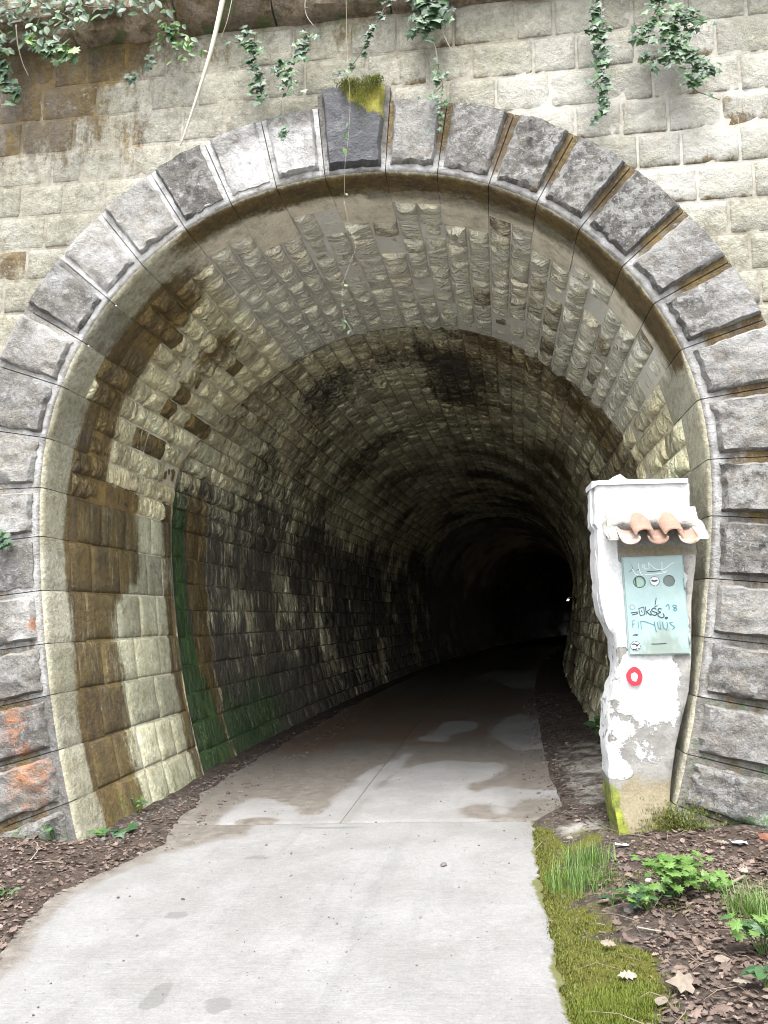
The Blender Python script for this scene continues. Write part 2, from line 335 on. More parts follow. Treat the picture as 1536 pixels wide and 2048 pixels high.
def stain_lift_vault(s, t, k, p):
    """brown, green, dark, white at a place of the vault; k = random number of the stone"""
    x, z = prof(s); n = fb(p, 3, 1.3) * .5; br = gr = dk = wh = 0.0
    side = ss(1.6, 2.3, abs(s))
    if s < 0:
        if z < 2.75:
            e = 1.05 + .5 * ss(1.6, 2.0, z)
            br = ss(.26, .34, t + n * .08) * (1 - ss(e - .12, e + .12, t + n * .25)) * 1.0 + ss(2.02, 2.1, t) * .9 * (1 - ss(2.3, 2.34, t))
            wh = .2 * (1 - ss(.2, .34, t)) + .1 * ss(e, e + .3, t) * (1 - ss(2.0, 2.1, t))
            gr = .35 * (1 - ss(.0, .5, z)) * ss(.2, .6, t)
            if z > 1.5: dk = .55 * max(0, 1 - abs(t - .42) / .07)
        else:
            lo = 1 - ss(4.25, 4.6, z)
            br = lo * (ss(.3, .38, t + n * .1) * (1 - .55 * ss(.8, 1.0, t)) * (1 - ss(1.2, 1.75, t + .6 * ss(3.2, 4.2, z) * -1 + n * .4)) + .3 * (1 - ss(.3, .4, t)))
            wh = (1 - lo) * .8 * ss(.12, .3, t)  # crown stones coloured paler to make up for the weak light there
            br = br * (1 - .0) + (1 - lo) * (.8 * (1 - ss(.16, .26, t + n * .15)) + .28 * (1 - ss(.5, .75, t + n * .4)))
            br += .6 * (k > .86) * lo + .42 * (k > .9)
            br += .5 * ss(1.5, 1.7, t) * (1 - ss(2.0, 2.3, t)) * (.5 + n) * lo
    else:
        cr = 1 - ss(2.9, 3.05, s)
        br = cr * (.78 * (1 - ss(.14 + .12 * ss(1.5, 2.3, s), .26 + .16 * ss(1.5, 2.3, s), t + n * .12)) + .26 * (1 - ss(.4, .6, t + n * .3)))
        br += (.55 if k > .9 else .3 if k > .8 else 0) * cr + .22 * ss(1.6, 2.6, t)
        wh = .18 * ss(2.4, 3.2, s) + .75 * ss(.2, .4, t) * (1 - ss(2.6, 3.2, s))  # second term pales the crown, brightening it where little light arrives
    br += -.12 + n * .3
    return br, gr, dk, wh
def stain_lining(s, t, k, p):
    x, z = prof(s); n = fb(p, 4, .8) * .6; br = gr = dk = wh = 0.0
    if s < 0:
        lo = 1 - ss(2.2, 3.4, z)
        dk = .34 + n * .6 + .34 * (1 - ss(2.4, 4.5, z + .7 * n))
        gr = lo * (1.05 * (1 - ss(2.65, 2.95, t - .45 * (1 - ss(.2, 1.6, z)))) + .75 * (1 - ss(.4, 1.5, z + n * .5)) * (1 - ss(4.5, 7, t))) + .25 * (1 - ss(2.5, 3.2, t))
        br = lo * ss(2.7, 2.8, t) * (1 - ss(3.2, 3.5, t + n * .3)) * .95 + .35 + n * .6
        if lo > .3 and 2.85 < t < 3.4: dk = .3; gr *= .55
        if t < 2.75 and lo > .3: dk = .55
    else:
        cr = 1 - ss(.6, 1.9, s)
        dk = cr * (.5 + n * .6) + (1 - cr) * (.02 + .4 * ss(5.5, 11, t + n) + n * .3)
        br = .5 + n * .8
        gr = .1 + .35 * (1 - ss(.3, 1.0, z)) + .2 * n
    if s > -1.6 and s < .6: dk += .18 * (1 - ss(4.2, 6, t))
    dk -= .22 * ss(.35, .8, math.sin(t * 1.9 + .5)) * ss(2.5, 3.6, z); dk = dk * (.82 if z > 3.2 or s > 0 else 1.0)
    return br, gr, dk, wh

def T_END(s): return float(np.interp(abs(s), [0, 1.7, 2.4, 3.1, 7], [3.08, 3.1, 2.8, 2.3, 2.27]))

def patch(fn, u0, u1, v0, v1, us, vs, hfun, back, stfun=None):
    """a stone: grid over (u, v) raised by hfun, skirts down to 'back'; fn maps (u, v, h) to the world"""
    vts, st, uv, f = [], [], [], []
    nu, nv = len(us), len(vs)
    for a in us:
        u = u0 + (u1 - u0) * a
        for b in vs:
            v = v0 + (v1 - v0) * b
            vts.append(fn(u, v, hfun(u, v, a, b))); uv.append((u, v, 0))
            if stfun: st.append(stfun(u, v, vts[-1]))
    for i in range(nu - 1):
        for j in range(nv - 1):
            f.append((i * nv + j, (i + 1) * nv + j, (i + 1) * nv + j + 1, i * nv + j + 1))
    rim = [i * nv for i in range(nu)] + [(nu - 1) * nv + j for j in range(1, nv)] + [i * nv + nv - 1 for i in range(nu - 2, -1, -1)] + [j for j in range(nv - 2, 0, -1)]
    n0 = len(vts)
    for r in rim:
        u, v, _ = uv[r]; vts.append(fn(u, v, back)); uv.append(uv[r])
        if stfun: st.append(st[r])
    for k in range(len(rim)):
        k2 = (k + 1) % len(rim); f.append((rim[k2], rim[k], n0 + k, n0 + k2))
    return vts, f, uv, st
def params(n, e):
    return [0, e] + [e + (1 - 2 * e) * i / (n - 3) for i in range(1, n - 3)] + [1 - e, 1]

# ------------------------------------------------------------------ portal wall: coursed blocks above the arch
wall = empty('portal_wall', (0, .3, 0), 'tall portal wall of coursed pale rock-faced stone blocks around the tunnel arch', 'wall')
ZC = [6.22, 5.91, 5.62, 5.33, 5.06, 4.79, 4.51, 4.25, 3.98, 3.73, 3.46, 3.19, 2.92, 2.65, 2.38, 2.1, 1.83, 1.55, 1.27, 1.0, .7, .4, .08]
XJ = {0: [-2.561, -2.274, -1.935, -1.586, -1.221, -.862, -.53, -.076, .302, .734, 1.205, 1.487, 1.836, 2.056, 2.448, 2.859],
      1: [-2.65, -2.17, -1.706, -1.307, -.794, -.432, .059, .53, .867, 1.329, 1.645, 2.067, 2.632], 2: [-2.811, -2.358, -1.854, -1.429, -1.079, -.603, -.251, .27, .688, 1.046, 1.444, 1.802, 2.183, 2.784],
      3: [-2.528, -2.272, -1.927, -1.512, 1.619, 1.95, 2.275, 2.644], 4: [-2.783, -2.416, -2.064, 2.052, 2.354, 2.753], 5: [-2.557, 2.451, 2.832], 6: [-2.699, 2.649], 7: [2.774]}
def stain_wall(x, z):
    n = fb((x, 3.1, z), 4, 1.1) * .5
    tl = (1 - ss(-2.2, -.6, x)) * ss(4.9, 5.5, z)
    br = .42 * tl + .34 * ss(5.82, 6.1, z) * (1 - ss(.4, 1.4, x)) + n * .5 + .1 * (1 - ss(-2, -1.2, x))
    dk = .42 * tl * (1 - ss(-2.6, -1.6, x)) + n * .35
    gr = .28 * ss(5.9, 6.15, z) * (1 - ss(1.0, 2.0, x)) + .3 * n
    wh = .5 * max(0, 1 - math.hypot((x + .55) / 1.0, (z - 5.3) / .5)) + .38 * max(0, 1 - math.hypot((x - 1.2) / .9, (z - 5.5) / .5)) + .55 * ss(.3, 2.2, x) * ss(4.0, 4.8, z) + n * .4
    return br, gr, dk, wh
def wall_stone(x0, x1, z0, z1, gap=.0065):
    k = random.random(); seed = Vector((random.uniform(0, 90), random.uniform(0, 90), 0)); rough = .55 + .6 * ss(-1, 1.5, x0) + random.uniform(-.2, .2)
    nu = max(7, int((x1 - x0) / .035)); us = params(nu, .018 / (x1 - x0)); vs = params(8, .05)
    bulge = random.uniform(.009, .015)
    tiltx, tiltz = random.uniform(-.008, .008), random.uniform(-.004, .02)
    def h(u, v, a, b):
        e = min(u - x0 - gap, x1 - gap - u, v - z0 - gap, z1 - gap - v); k_ = ss(-.001, .022, e)
        q = Vector((u, v, 0)) + seed
        big = noise.noise(q * 5.5); ch = abs(noise.noise(q * 9.0 + Vector((3, 1, 7))))
        return -.004 + k_ * (bulge + rough * (.016 * big + .022 * ch + .012 * noise.noise(q * 20)) + tiltx * (a - .5) + tiltz * (b - .5))
    def fn(u, v, hh): return (u, .075 - hh, v)
    def stf(u, v, P):
        b_, g_, d_, w_ = stain_wall(u, v)
        return b_ + .42 * (1 - ss(z0, z0 + .09, v)) * ss(-.5, .8, u) + (.35 if k > .9 else 0), g_, d_, w_ + (k - .5) * .25
    vts, f, uv, st = patch(fn, x0 + gap, x1 - gap, z0 + gap, z1 - gap, us, vs, h, -.08, stf)
    P = np.array([(v[0], v[2]) for v in vts]); d, g = sdist(P)
    lim = .47
    if (d < lim).all(): return None
    top = (np.abs(P[:, 0]) < .3) & (P[:, 1] < 5.6)
    if top.all(): return None
    P2 = P + g * np.clip(lim - d, 0, None)[:, None]
    vts = [(a[0], v[1], a[1]) for a, v in zip(P2, vts)]
    n = len(vts)
    return add('stone', vts, f, M['ashlar'], wall, {'stain': st, 'extra': [(0, .0, random.uniform(.2, .9) * (1 if x0 < 1 else 1.3), 0)] * n, 'rnd': [k] * n})
XMIN, XMAX = -4.3, 4.1
for ci in range(len(ZC) - 1):
    js = list(XJ.get(ci, []))
    if not js:
        js = [-2.9 + random.uniform(-.1, .1), 2.9 + random.uniform(-.1, .1)]
    if ci >= 3: js = [j for j in js]
    x = js[-1]
    while x < XMAX - .5: x += random.uniform(.33, .55); js.append(x)
    x = js[0]
    while x > XMIN + .5: x -= random.uniform(.33, .55); js.insert(0, x)
    js = [XMIN] + js[1:-1] + [XMAX]
    for a, b in zip(js, js[1:]):
        if b - a < 1.3:
            wall_stone(a, b, ZC[ci + 1], ZC[ci])
        else:                                   # the arch stands here: stones at either side run up behind its ring
            zz = (ZC[ci] + ZC[ci + 1]) / 2
            half = max([abs(q) for q in (a, b) if abs(q) < 3.4] + [0])
            wall_stone(a, a + .62, ZC[ci + 1], ZC[ci]); wall_stone(b - .62, b, ZC[ci + 1], ZC[ci])
# mortar bed of the wall: a strip from the ring to the wall's rim
mv, mf, ms = [], [], []
NS = 160
for i in range(NS + 1):
    s = S0 + (S1 - S0) * i / NS; x, z = prof(s); nx, nz = pnorm(s); inner = (x + nx * .03, z + nz * .03)
    c = Vector((0, 2.5)); d = Vector((x, z)) - c
    if z < 1.0: d = Vector((math.copysign(1, x), (z - 1.0) * .35))
    tt = min(((XMAX if d.x > 0 else XMIN) - c.x) / d.x if abs(d.x) > 1e-6 else 99, (6.25 - c.y) / d.y if d.y > 1e-6 else 99)
    outer = c + d * tt if z >= 1.0 else Vector((XMAX if x > 0 else XMIN, z))
    for k in range(9):
        q = k / 8; px_, pz_ = inner[0] + (outer.x - inner[0]) * q, inner[1] + (outer.y - inner[1]) * q
        mv.append((px_, .076 + .004 * fb((px_, 0, pz_), 3, 9), pz_)); ms.append(stain_wall(px_, pz_))
for i in range(NS):
    for k in range(8): mf.append((i * 9 + k, i * 9 + k + 1, i * 9 + k + 10, i * 9 + k + 9))
add('mortar', mv, mf, M['mortar'], wall, {'stain': ms, 'rnd': [.6] * len(mv)})
# cornice slabs on top of the wall
x = -4.3; cs = 0
while x < 4.0:
    x2 = min(4.1, x + random.uniform(.7, 1.1)); vts, st = [], []
    k = random.random(); sd = random.uniform(0, 50)
    prof_c = [(.3, 6.245), (.02, 6.25), (-.06, 6.28), (-.10, 6.33), (-.16, 6.36), (-.19, 6.42), (-.19, 6.55), (-.15, 6.60), (.3, 6.62)]
    nx_ = 22
    for i in range(nx_):
        xx = x + .008 + (x2 - x - .016) * i / (nx_ - 1)
        for j, (yy, zz) in enumerate(prof_c):
            dn = .05 * fb((xx, j * .3, sd), 4, 3.2)
            vts.append((xx, yy + dn, zz + dn * .6)); st.append((.4 + dn * 5, .3 + dn * 4, .25 + dn * 5, .05))
    m_ = len(prof_c); f = [(i * m_ + j, i * m_ + j + 1, (i + 1) * m_ + j + 1, (i + 1) * m_ + j) for i in range(nx_ - 1) for j in range(m_ - 1)]
    f += [tuple(range(m_))[::-1], tuple((nx_ - 1) * m_ + j for j in range(m_))]
    add('cornice_slab', vts, f, M['cornice'], wall, {'stain': st, 'rnd': [k] * len(vts)}, sharp=50)
    x = x2

# ------------------------------------------------------------------ the ring of voussoirs
arch = empty('voussoir_arch', (0, 0, 0), 'horseshoe arch of large grey lichened rock-faced voussoirs with deep joints and dark keystone', 'arch')
LEN = []
for i in range(len(JOINTS) - 1):
    (s0, a0), (s1, a1) = JOINTS[i], JOINTS[i + 1]
    if i == 0: a0 = a1 + 4
    L = (.68, .42)[i % 2] + random.uniform(-.06, .06)
    if 3 < i < 13: L = (.52, .34)[i % 2] + random.uniform(-.05, .05)
    if i <= 3: L = (.62, .36)[i % 2]
    if i >= 24: L = (.7, .45)[i % 2]
    LEN.append(L)
    key = i == KEY; T = .715 if key else .595
    wlen = s1 - s0; k = random.random(); gap = .003
    def base(a, r, a0=a0, a1=a1, s0=s0, s1=s1):
        x, z = prof(s0 + (s1 - s0) * a); an = math.radians(a0 + (a1 - a0) * a); return x + math.cos(an) * r, z + math.sin(an) * r
    V, F, ST, EX, UVV = [], [], [], [], []
    xm, zm = prof((s0 + s1) / 2)
    left = xm < 0
    low = 1 - ss(.6, 2.0, zm)
    def grid(pts, nu, nv, flip=False):
        n0 = len(V); V.extend(pts)
        for q in range(nu - 1):
            for r_ in range(nv - 1):
                fc = (n0 + q * nv + r_, n0 + (q + 1) * nv + r_, n0 + (q + 1) * nv + r_ + 1, n0 + q * nv + r_ + 1)
                F.append(fc[::-1] if flip else fc)
    ga = gap / wlen
    A = [ga + (1 - 2 * ga) * q / 8 for q in range(9)]
    # body: extrados side, dressed front margin, chamfer, soffit
    Rb = [(T, .14), (T, -.012), (T * .5, -.022), (.10, -.022), (.05, -.021), (.022, -.016), (.004, .004), (0, .03)] + [(0, .03 + (L - .03) * q / 7) for q in range(1, 8)] + [(.12, L)]
    pts = []
    for a in A:
        for j, (r, y) in enumerate(Rb):
            x, z = base(a, r); nz = .004 * fb((x, y, z), 3, 12) if 2 < j < 15 else 0
            if j >= 6 and j < 15: nz -= .006 * (1 - ss(0, .03, min(a - ga, 1 - ga - a) * wlen))
            nx_, nz_ = pnorm(s0 + wlen * a)
            hx = nz if j >= 5 else 0
            pts.append((x - nx_ * hx + xc(y), y + (nz if j < 5 else 0), z - nz_ * hx))
            ssv = s0 + wlen * a; UVV.append((ssv, y, 0))
            if j <= 4:
                if key: s_ = (.35 if a > .5 else .1, .15 if a < .5 else .3, .1, .3 if a < .5 else .1)
                elif left: s_ = (.3 + .3 * low, .12 + .15 * low, .12, (.75 if zm > 4.0 else .4) * (1 - low))
                else: s_ = (.72 if zm > 2.4 else .45, .2 + .2 * low, .2, .0)
                if j >= 3: s_ = (.3, s_[1], s_[2] * .5, .62 if zm > 1.2 else .3)
                ST.append(s_)
            else:
                ST.append(stain_lift_vault(ssv, y, .5, pts[-1]) if j > 5 else (.25, .1, .05, .3))
            EX.append((0, 0, .35 if j < 6 else 0, 0))
    grid(pts, len(A), len(Rb))
    n0 = len(V) - len(pts)
    for e in (0, len(A) - 1):                 # cheeks down into the joint
        pts2 = []
        for j in range(len(Rb)):
            r, y = Rb[j]; x, z = base(A[e], max(r, .06) if j > 4 else r); pts2.append((x + xc(y), max(y, .06) if j <= 4 else y, z))
            ST.append((.5, .1, .5, 0)); EX.append((0, 0, 0, 0)); UVV.append((0, 0, 0))
        n1 = len(V); V.extend(pts2)
        for j in range(len(Rb) - 1):
            F.append((n0 + e * len(Rb) + j, n1 + j, n1 + j + 1, n0 + e * len(Rb) + j + 1))
    # rock-faced boss
    mrg = .036 / wlen; r0, r1 = (.078 if not key else .06), T - .004
    NB = 15; au = params(NB, .05); rv = params(NB, .04); sd = Vector((random.uniform(0, 60), random.uniform(0, 60), 0))
    proj = (random.uniform(.016, .03) if left else random.uniform(.028, .042)) + (.03 if key else 0); wob = random.uniform(.7, 1.3)
    tlt = random.uniform(-.025, .025); tlr = random.uniform(-.02, .02)
    pts = []
    for a in au:
        for b in rv:
            jit = .012 * noise.noise(Vector((a * 5, b * 6, sd.x)))
            aa = mrg + (1 - 2 * mrg) * a; rr = r0 + (r1 - r0) * b
            aa += jit / wlen * (1 - ss(0, .25, min(a, 1 - a))); rr += .02 * noise.noise(Vector((a * 7, 9, sd.y))) * (1 - ss(0, .25, b))
            x, z = base(aa, rr); e = min(min(a, 1 - a) * wlen, min(b, 1 - b) * (r1 - r0)); q = Vector((x, z, 0)) + sd
            kk = ss(-.001, .022, e)
            hh = (.008 + kk * (proj - .008)) + kk * wob * (.022 * noise.noise(q * 3.4) + .03 * abs(noise.noise(q * 7.0)) + .016 * noise.noise(q * 16)) + kk * (tlt * (a - .5) + tlr * (b - .5))
            pts.append((x, -.022 - hh, z)); UVV.append((0, 0, 0))
            n_ = fb((x, 5.5, z), 4, 1.5) * .5
            wh = (.55 * max(0, 1 - math.hypot((x + .75) / .75, (z - 5.02) / .35)) if not key else 0) + (.18 if not left else .3) + n_ * .5 + (.1 if not left and zm > 2.5 else 0) + (k - .5) * .35
            ST.append((.1 + n_ * .4 + .35 * (x > .9 and x < 1.35 and zm > 4.4) * ss(.45, .8, a) * (1 - b), .5 * low * ss(.55, 0, z) + .25 * low * n_ + .6 * (1 - ss(.15, .5, z)) * (not left),
                       (.75 + n_ * .4 if key else .05 + n_ * .5 + .1 * (zm < 3.0)), 0 if key else wh))
            orange = 0
            if left and zm < 1.75: orange = .62 * max(0, 1 - math.hypot((x + 2.5) / .34, (z - .86) / .32)) + .75 * max(0, 1 - math.hypot((x + 2.38) / .1, (z - 1.53) / .13)) + .55 * max(0, 1 - math.hypot((x + 2.35) / .4, (z - .3) / .42)) + .5 * max(0, 1 - math.hypot((x + 2.35) / .35, (z - .55) / .2))
            if x > .95 and x < 1.35 and zm > 4.3: orange = .3 * ss(.5, 1, a) * (1 - b)
            EX.append((orange, (.95 * ss(.62, .95, b + (a - .4) * .3) * ss(.2, .5, a) if key else 0), random.uniform(.9, 1.0) * (1.0 if not left else .75) * (.45 if key else 1), 0))
    n0 = len(V); grid(pts, NB, NB)
    rim = [q * NB for q in range(NB)] + [(NB - 1) * NB + q for q in range(1, NB)] + [q * NB + NB - 1 for q in range(NB - 2, -1, -1)] + list(range(NB - 2, 0, -1))
    n1 = len(V)
    for r_ in rim:
        v = V[n0 + r_]; V.append((v[0], -.018, v[2])); ST.append(ST[n0 + r_]); EX.append(EX[n0 + r_]); UVV.append((0, 0, 0))
    for q in range(len(rim)):
        q2 = (q + 1) % len(rim); F.append((n0 + rim[q2], n0 + rim[q], n1 + q, n1 + q2))
    o = add('keystone' if key else 'voussoir', V, F, M['voussoir'], arch, {'stain': ST, 'extra': EX, 'st': UVV, 'rnd': [k] * len(V)}, sharp=42)
    o.data.materials.append(M['soffit']); nb_ = len(Rb) - 1
    for q in range(8 * nb_):
        if q % nb_ >= 5: o.data.polygons[q].material_index = 1
    if key: o['label'] = 'dark grey keystone topped with yellow-green moss'

# ------------------------------------------------------------------ entrance vault behind the ring
vault = empty('entrance_vault', (0, 1.5, 0), 'pale entrance vault of rough scaly stones stained brown, just behind the arch', 'vault')
def vault_stone(parent, s0, s1, t0, t1, mat, off, rough, stf, k, res=(9, 6), name='vault_stone', collect=None):
    g = .007; seed = Vector((random.uniform(0, 90), random.uniform(0, 90), random.uniform(0, 9)))
    bulge = random.uniform(.01, .035); tilt = random.uniform(-.01, .035); tls = random.uniform(-.02, .02)
    if name == 'lining_stone' and prof((s0 + s1) / 2)[1] < 2.6 and s0 < 0: bulge, tilt, rough = bulge * .4, tilt * .3, rough * .7
    if rough < .3: bulge, tilt, tls = random.uniform(.010, .016), random.uniform(-.004, .006), random.uniform(-.004, .004)
    us, vs = params(res[1], .06), params(res[0], .05)
    jt = [random.uniform(-.012, .012) for _ in range(4)]
    def h(u, v, a, b):
        e = min(min(a, 1 - a) * (s1 - s0), min(b, 1 - b) * (t1 - t0)); kk = ss(-.001, .03, e)
        q = Vector((u * 1.0, v * 2.6, 0)) + seed
        sc = abs(noise.noise(Vector((u * 4.5, v * 14, 0)) + seed)) * .06 + noise.noise(q * 8) * .014 - abs(noise.noise(Vector((u * 9, v * 27, 3)) + seed)) * .02
        return -.012 + kk * (bulge + rough * (sc + .025 * noise.noise(q * 2.2)) + tilt * (b - .5) * -1 + tls * (a - .5))
    def fn(u, v, hh):
        a = (u - s0) / (s1 - s0); b = (v - t0) / (t1 - t0)
        return vp(u + (jt[0] * (1 - b) + jt[1] * b) * .4, v + (jt[2] * (1 - a) + jt[3] * a), hh - off)
    vts, f, uv, st = patch(fn, s0 + g, s1 - g, t0 + g, t1 - g, us, vs, h, -.09, lambda u, v, P: stf(u, v, k, P))
    f = [q[::-1] for q in f]
    if collect is not None:
        n0 = len(collect[0]); collect[0].extend(vts); collect[1].extend([tuple(i + n0 for i in q) for q in f]); collect[2].extend(st); collect[3].extend(uv); collect[4].extend([k] * len(vts)); return
    return add(name, vts, f, mat, parent, {'stain': st, 'st': uv, 'rnd': [k] * len(vts)})
nst = 0
for i in range(len(JOINTS) - 1):
    s0, s1 = JOINTS[i][0], JOINTS[i + 1][0]
    double = 7 <= i <= 25
    for a, b in (((s0, (s0 + s1) / 2), ((s0 + s1) / 2, s1)) if double else ((s0, s1),)):
        t = LEN[i] + .004; te = T_END((a + b) / 2) + random.uniform(-.06, .05)
        m_ = (.21, .42) if double else (.3, .6)
        while t < te - .02:
            t2 = t + random.uniform(*m_)
            if te - t2 < .17: t2 = te
            k = random.random()
            rg = 1.0 if double else .2
            vault_stone(vault, a, b, t, t2, M['vault'] if double else M['jamb'], (0.0 if random.random() < .9 else .035) if double else .0, rg, stain_lift_vault, k, res=(14, 8) if double else (9, 7)); nst += 1
            t = t2
print('entrance vault stones', nst)
def tube_mesh(t0f, t1f, ns, nt, off, stf, amp, curve=1.0):
    vts, f, st, uv = [], [], [], []
    for i in range(ns + 1):
        s = S0 + (S1 - S0) * i / ns; t0, t1 = t0f(s), t1f(s)
        for j in range(nt + 1):
            t = t0 + (t1 - t0) * (j / nt) ** curve; p = vp(s, t, -off); h = amp * fb(p, 4, 3.0)
            vts.append(vp(s, t, -off + h)); st.append(stf(s, t, .5, p)); uv.append((s, t, 0))
    for i in range(ns):
        for j in range(nt): f.append((i * (nt + 1) + j + 1, (i + 1) * (nt + 1) + j + 1, (i + 1) * (nt + 1) + j, i * (nt + 1) + j))
    return vts, f, st, uv
vts, f, st, uv = tube_mesh(lambda s: .074, lambda s: T_END(s) + .02, 180, 40, .014, stain_lift_vault, .004)
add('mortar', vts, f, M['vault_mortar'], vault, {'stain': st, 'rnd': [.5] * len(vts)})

# ------------------------------------------------------------------ dark lining beyond
lining = empty('tunnel_lining', (0, 6, 0), 'long dark tunnel lining of small rough sooty stones, green with algae at lower left', 'tunnel')
OFF2 = .075
cs = [S0]
while cs[-1] < S1 - .1:
    s = cs[-1]; z = prof(s)[1]; cs.append(s + (random.uniform(.25, .31) if z < 2.3 else random.uniform(.175, .225)))
cs[-1] = S1
cells = []
for a, b in zip(cs, cs[1:]):
    t = T_END((a + b) / 2) + random.uniform(-.1, .0)
    while t < 21:
        t2 = t + (random.uniform(.3, .55) if prof((a + b) / 2)[1] < 2.3 else random.uniform(.24, .42)); cells.append((a, b, t, t2)); t = t2
def seen(c):
    p = Vector(vp((c[0] + c[1]) / 2, (c[2] + c[3]) / 2, 0)); n = pnorm((c[0] + c[1]) / 2); d = CAM_POS - p
    area = (c[1] - c[0]) * (c[3] - c[2]); return max(0, -(n[0] * d.x + n[1] * d.z)) * area / d.length ** 3
cells.sort(key=seen, reverse=True)
rest = ([], [], [], [], [])
for i, c in enumerate(cells):
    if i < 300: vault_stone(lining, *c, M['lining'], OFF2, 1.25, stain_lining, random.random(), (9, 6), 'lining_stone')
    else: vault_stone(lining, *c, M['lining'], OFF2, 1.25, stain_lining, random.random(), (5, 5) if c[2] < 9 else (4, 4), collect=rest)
o = add('far_lining_stones', rest[0], rest[1], M['lining'], lining, {'stain': rest[2], 'st': rest[3], 'rnd': rest[4]}); o['kind'] = 'stuff'
print('lining cells', len(cells))
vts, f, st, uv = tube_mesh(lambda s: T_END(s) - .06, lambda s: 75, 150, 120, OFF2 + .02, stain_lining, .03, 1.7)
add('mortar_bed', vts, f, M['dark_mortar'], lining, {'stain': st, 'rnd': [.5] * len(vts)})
# end face of the pale vault where the lining steps back
vts, f, st = [], [], []
for i in range(161):
    s = S0 + (S1 - S0) * i / 160
    for hh in (.0, -.14): vts.append(vp(s, T_END(s) + .01, hh)); st.append((.3, .3, .6, 0))
for i in range(160): f.append((i * 2, i * 2 + 1, i * 2 + 3, i * 2 + 2))
add('step_face', vts, f, M['dark_mortar'], lining, {'stain': st, 'rnd': [.5] * len(vts)})
# far end wall
ring = [vp(S0 + (S1 - S0) * i / 40, 74.5, -.1) for i in range(41)]
add('end_wall', ring + [(xc(74.5), 74.5, 2)], [(i, i + 1, 41) for i in range(40)], M['dark_mortar'], lining)

# ------------------------------------------------------------------ ground, path
def gz(x, y):
    xl = x - xc(y); z = float(np.interp(xl, [-1.2, 1.2, 2.0, 3.0], [0, .12, .25, .31]))
    return z
def path_l(y): return float(np.interp(y, [-9, -3, -1.76, -1.3, -.94, -.47, .1, .7, 1.6, 3, 8, 30], [-1.1, -1.2, -1.36, -1.52, -1.58, -1.46, -1.36, -1.5, -1.68, -1.72, -1.72, -1.72]))
def path_r(y): return float(np.interp(y, [-9, -2.6, -1.6, -.6, .3, .62, .9, 2, 5, 30], [1.26, 1.22, 1.2, 1.19, 1.2, 1.22, 1.42, 1.4, 1.42, 1.45]))
def moss_amt(x, y):
    """moss bank right of the path"""
    r = float(np.interp(y, [-3.4, -2.35, -2.2, -1.75, -1.6, -1.4, -1.0, -.75, -.2, .2, .45], [1.46, 1.47, 1.56, 1.58, 1.44, 1.40, 1.36, 1.34, 1.36, 1.30, 1.22]))
    l = path_r(y) - .03
    if y > .5 or y < -3.5: return 0.0
    gap = ss(-1.75, -1.45, y) * (1 - ss(-.2, .0, y)) * ss(l + .08, l + .16, x)
    return ss(l - .04, l + .02, x) * (1 - ss(r - .06, r + .07, x + .05 * fb((x, y, 0), 3, 5))) * (1 - gap * ss(-.25, .2, fb((x, y, 4), 3, 4)))
xs = np.r_[-60, -35, -20, -12, -8, -5.5, -4.2, -3.5, np.arange(-3.1, 3.35, .036), 3.6, 4.3, 5.5, 8, 12, 20, 35, 60]
ys = np.r_[-60, -35, -20, -12, -8, -5.5, -4.2, -3.5, np.arange(-3.1, 4.0, .04), np.arange(4.0, 9, .12), np.arange(9, 20, .6), np.arange(20, 76, 3)]
vts, st = [], []
for x in xs:
    for y in ys:
        x, y = float(x), float(y); xl = x - xc(y)
        n = fb((x, y, 0), 4, 2.2) if abs(x) < 5 and y < 12 else 0
        e = max(path_l(y) + .05 * n - xl, xl - path_r(y) - .015 * n)     # outside the path: positive
        z = gz(x, y) - .05 + .062 * ss(-.06, .05, e) + ss(0, .5, e) * (.022 * n + .012)
        if y < .2: z += .05 * ss(.2, 1.0, -1.4 - x) * ss(.2, -.4, y)
        vts.append((x, y, z))
        g_ = moss_amt(x, y) * .95 + (.28 + .6 * n) * ss(1.15, 1.25, x) * (1 - ss(1.55, 1.8, x)) * (y < .3) * (y > -1.5)
        if x > 1.6 and y < 0: g_ *= .6
        pale = .75 * max(0, 1 - math.hypot((x - 1.5) / .34, (y - .18) / .42)) + (.45 * ss(1.35, 1.6, xl) * ss(.4, .9, y) * (1 - ss(2, 6, y)))
        litter_ = .6 * ss(1.45, 1.9, x) * (y < -.1) + .5 * (x < -1.5) * (y < .2)
        bounce_clearing = ss(-3.4, -4.4, y + .4 * n) * ss(19, 14, abs(x))  # unseen pale clearing behind the camera, added to bounce light into the vault
        litter_ *= 1 - bounce_clearing; 
        st.append((litter_, g_, bounce_clearing, pale))
ny = len(ys)
f = [(i * ny + j, (i + 1) * ny + j, (i + 1) * ny + j + 1, i * ny + j + 1) for i in range(len(xs) - 1) for j in range(ny - 1)]
tag(add('ground', vts, f, M['soil'], None, {'stain': st}), kind='structure')

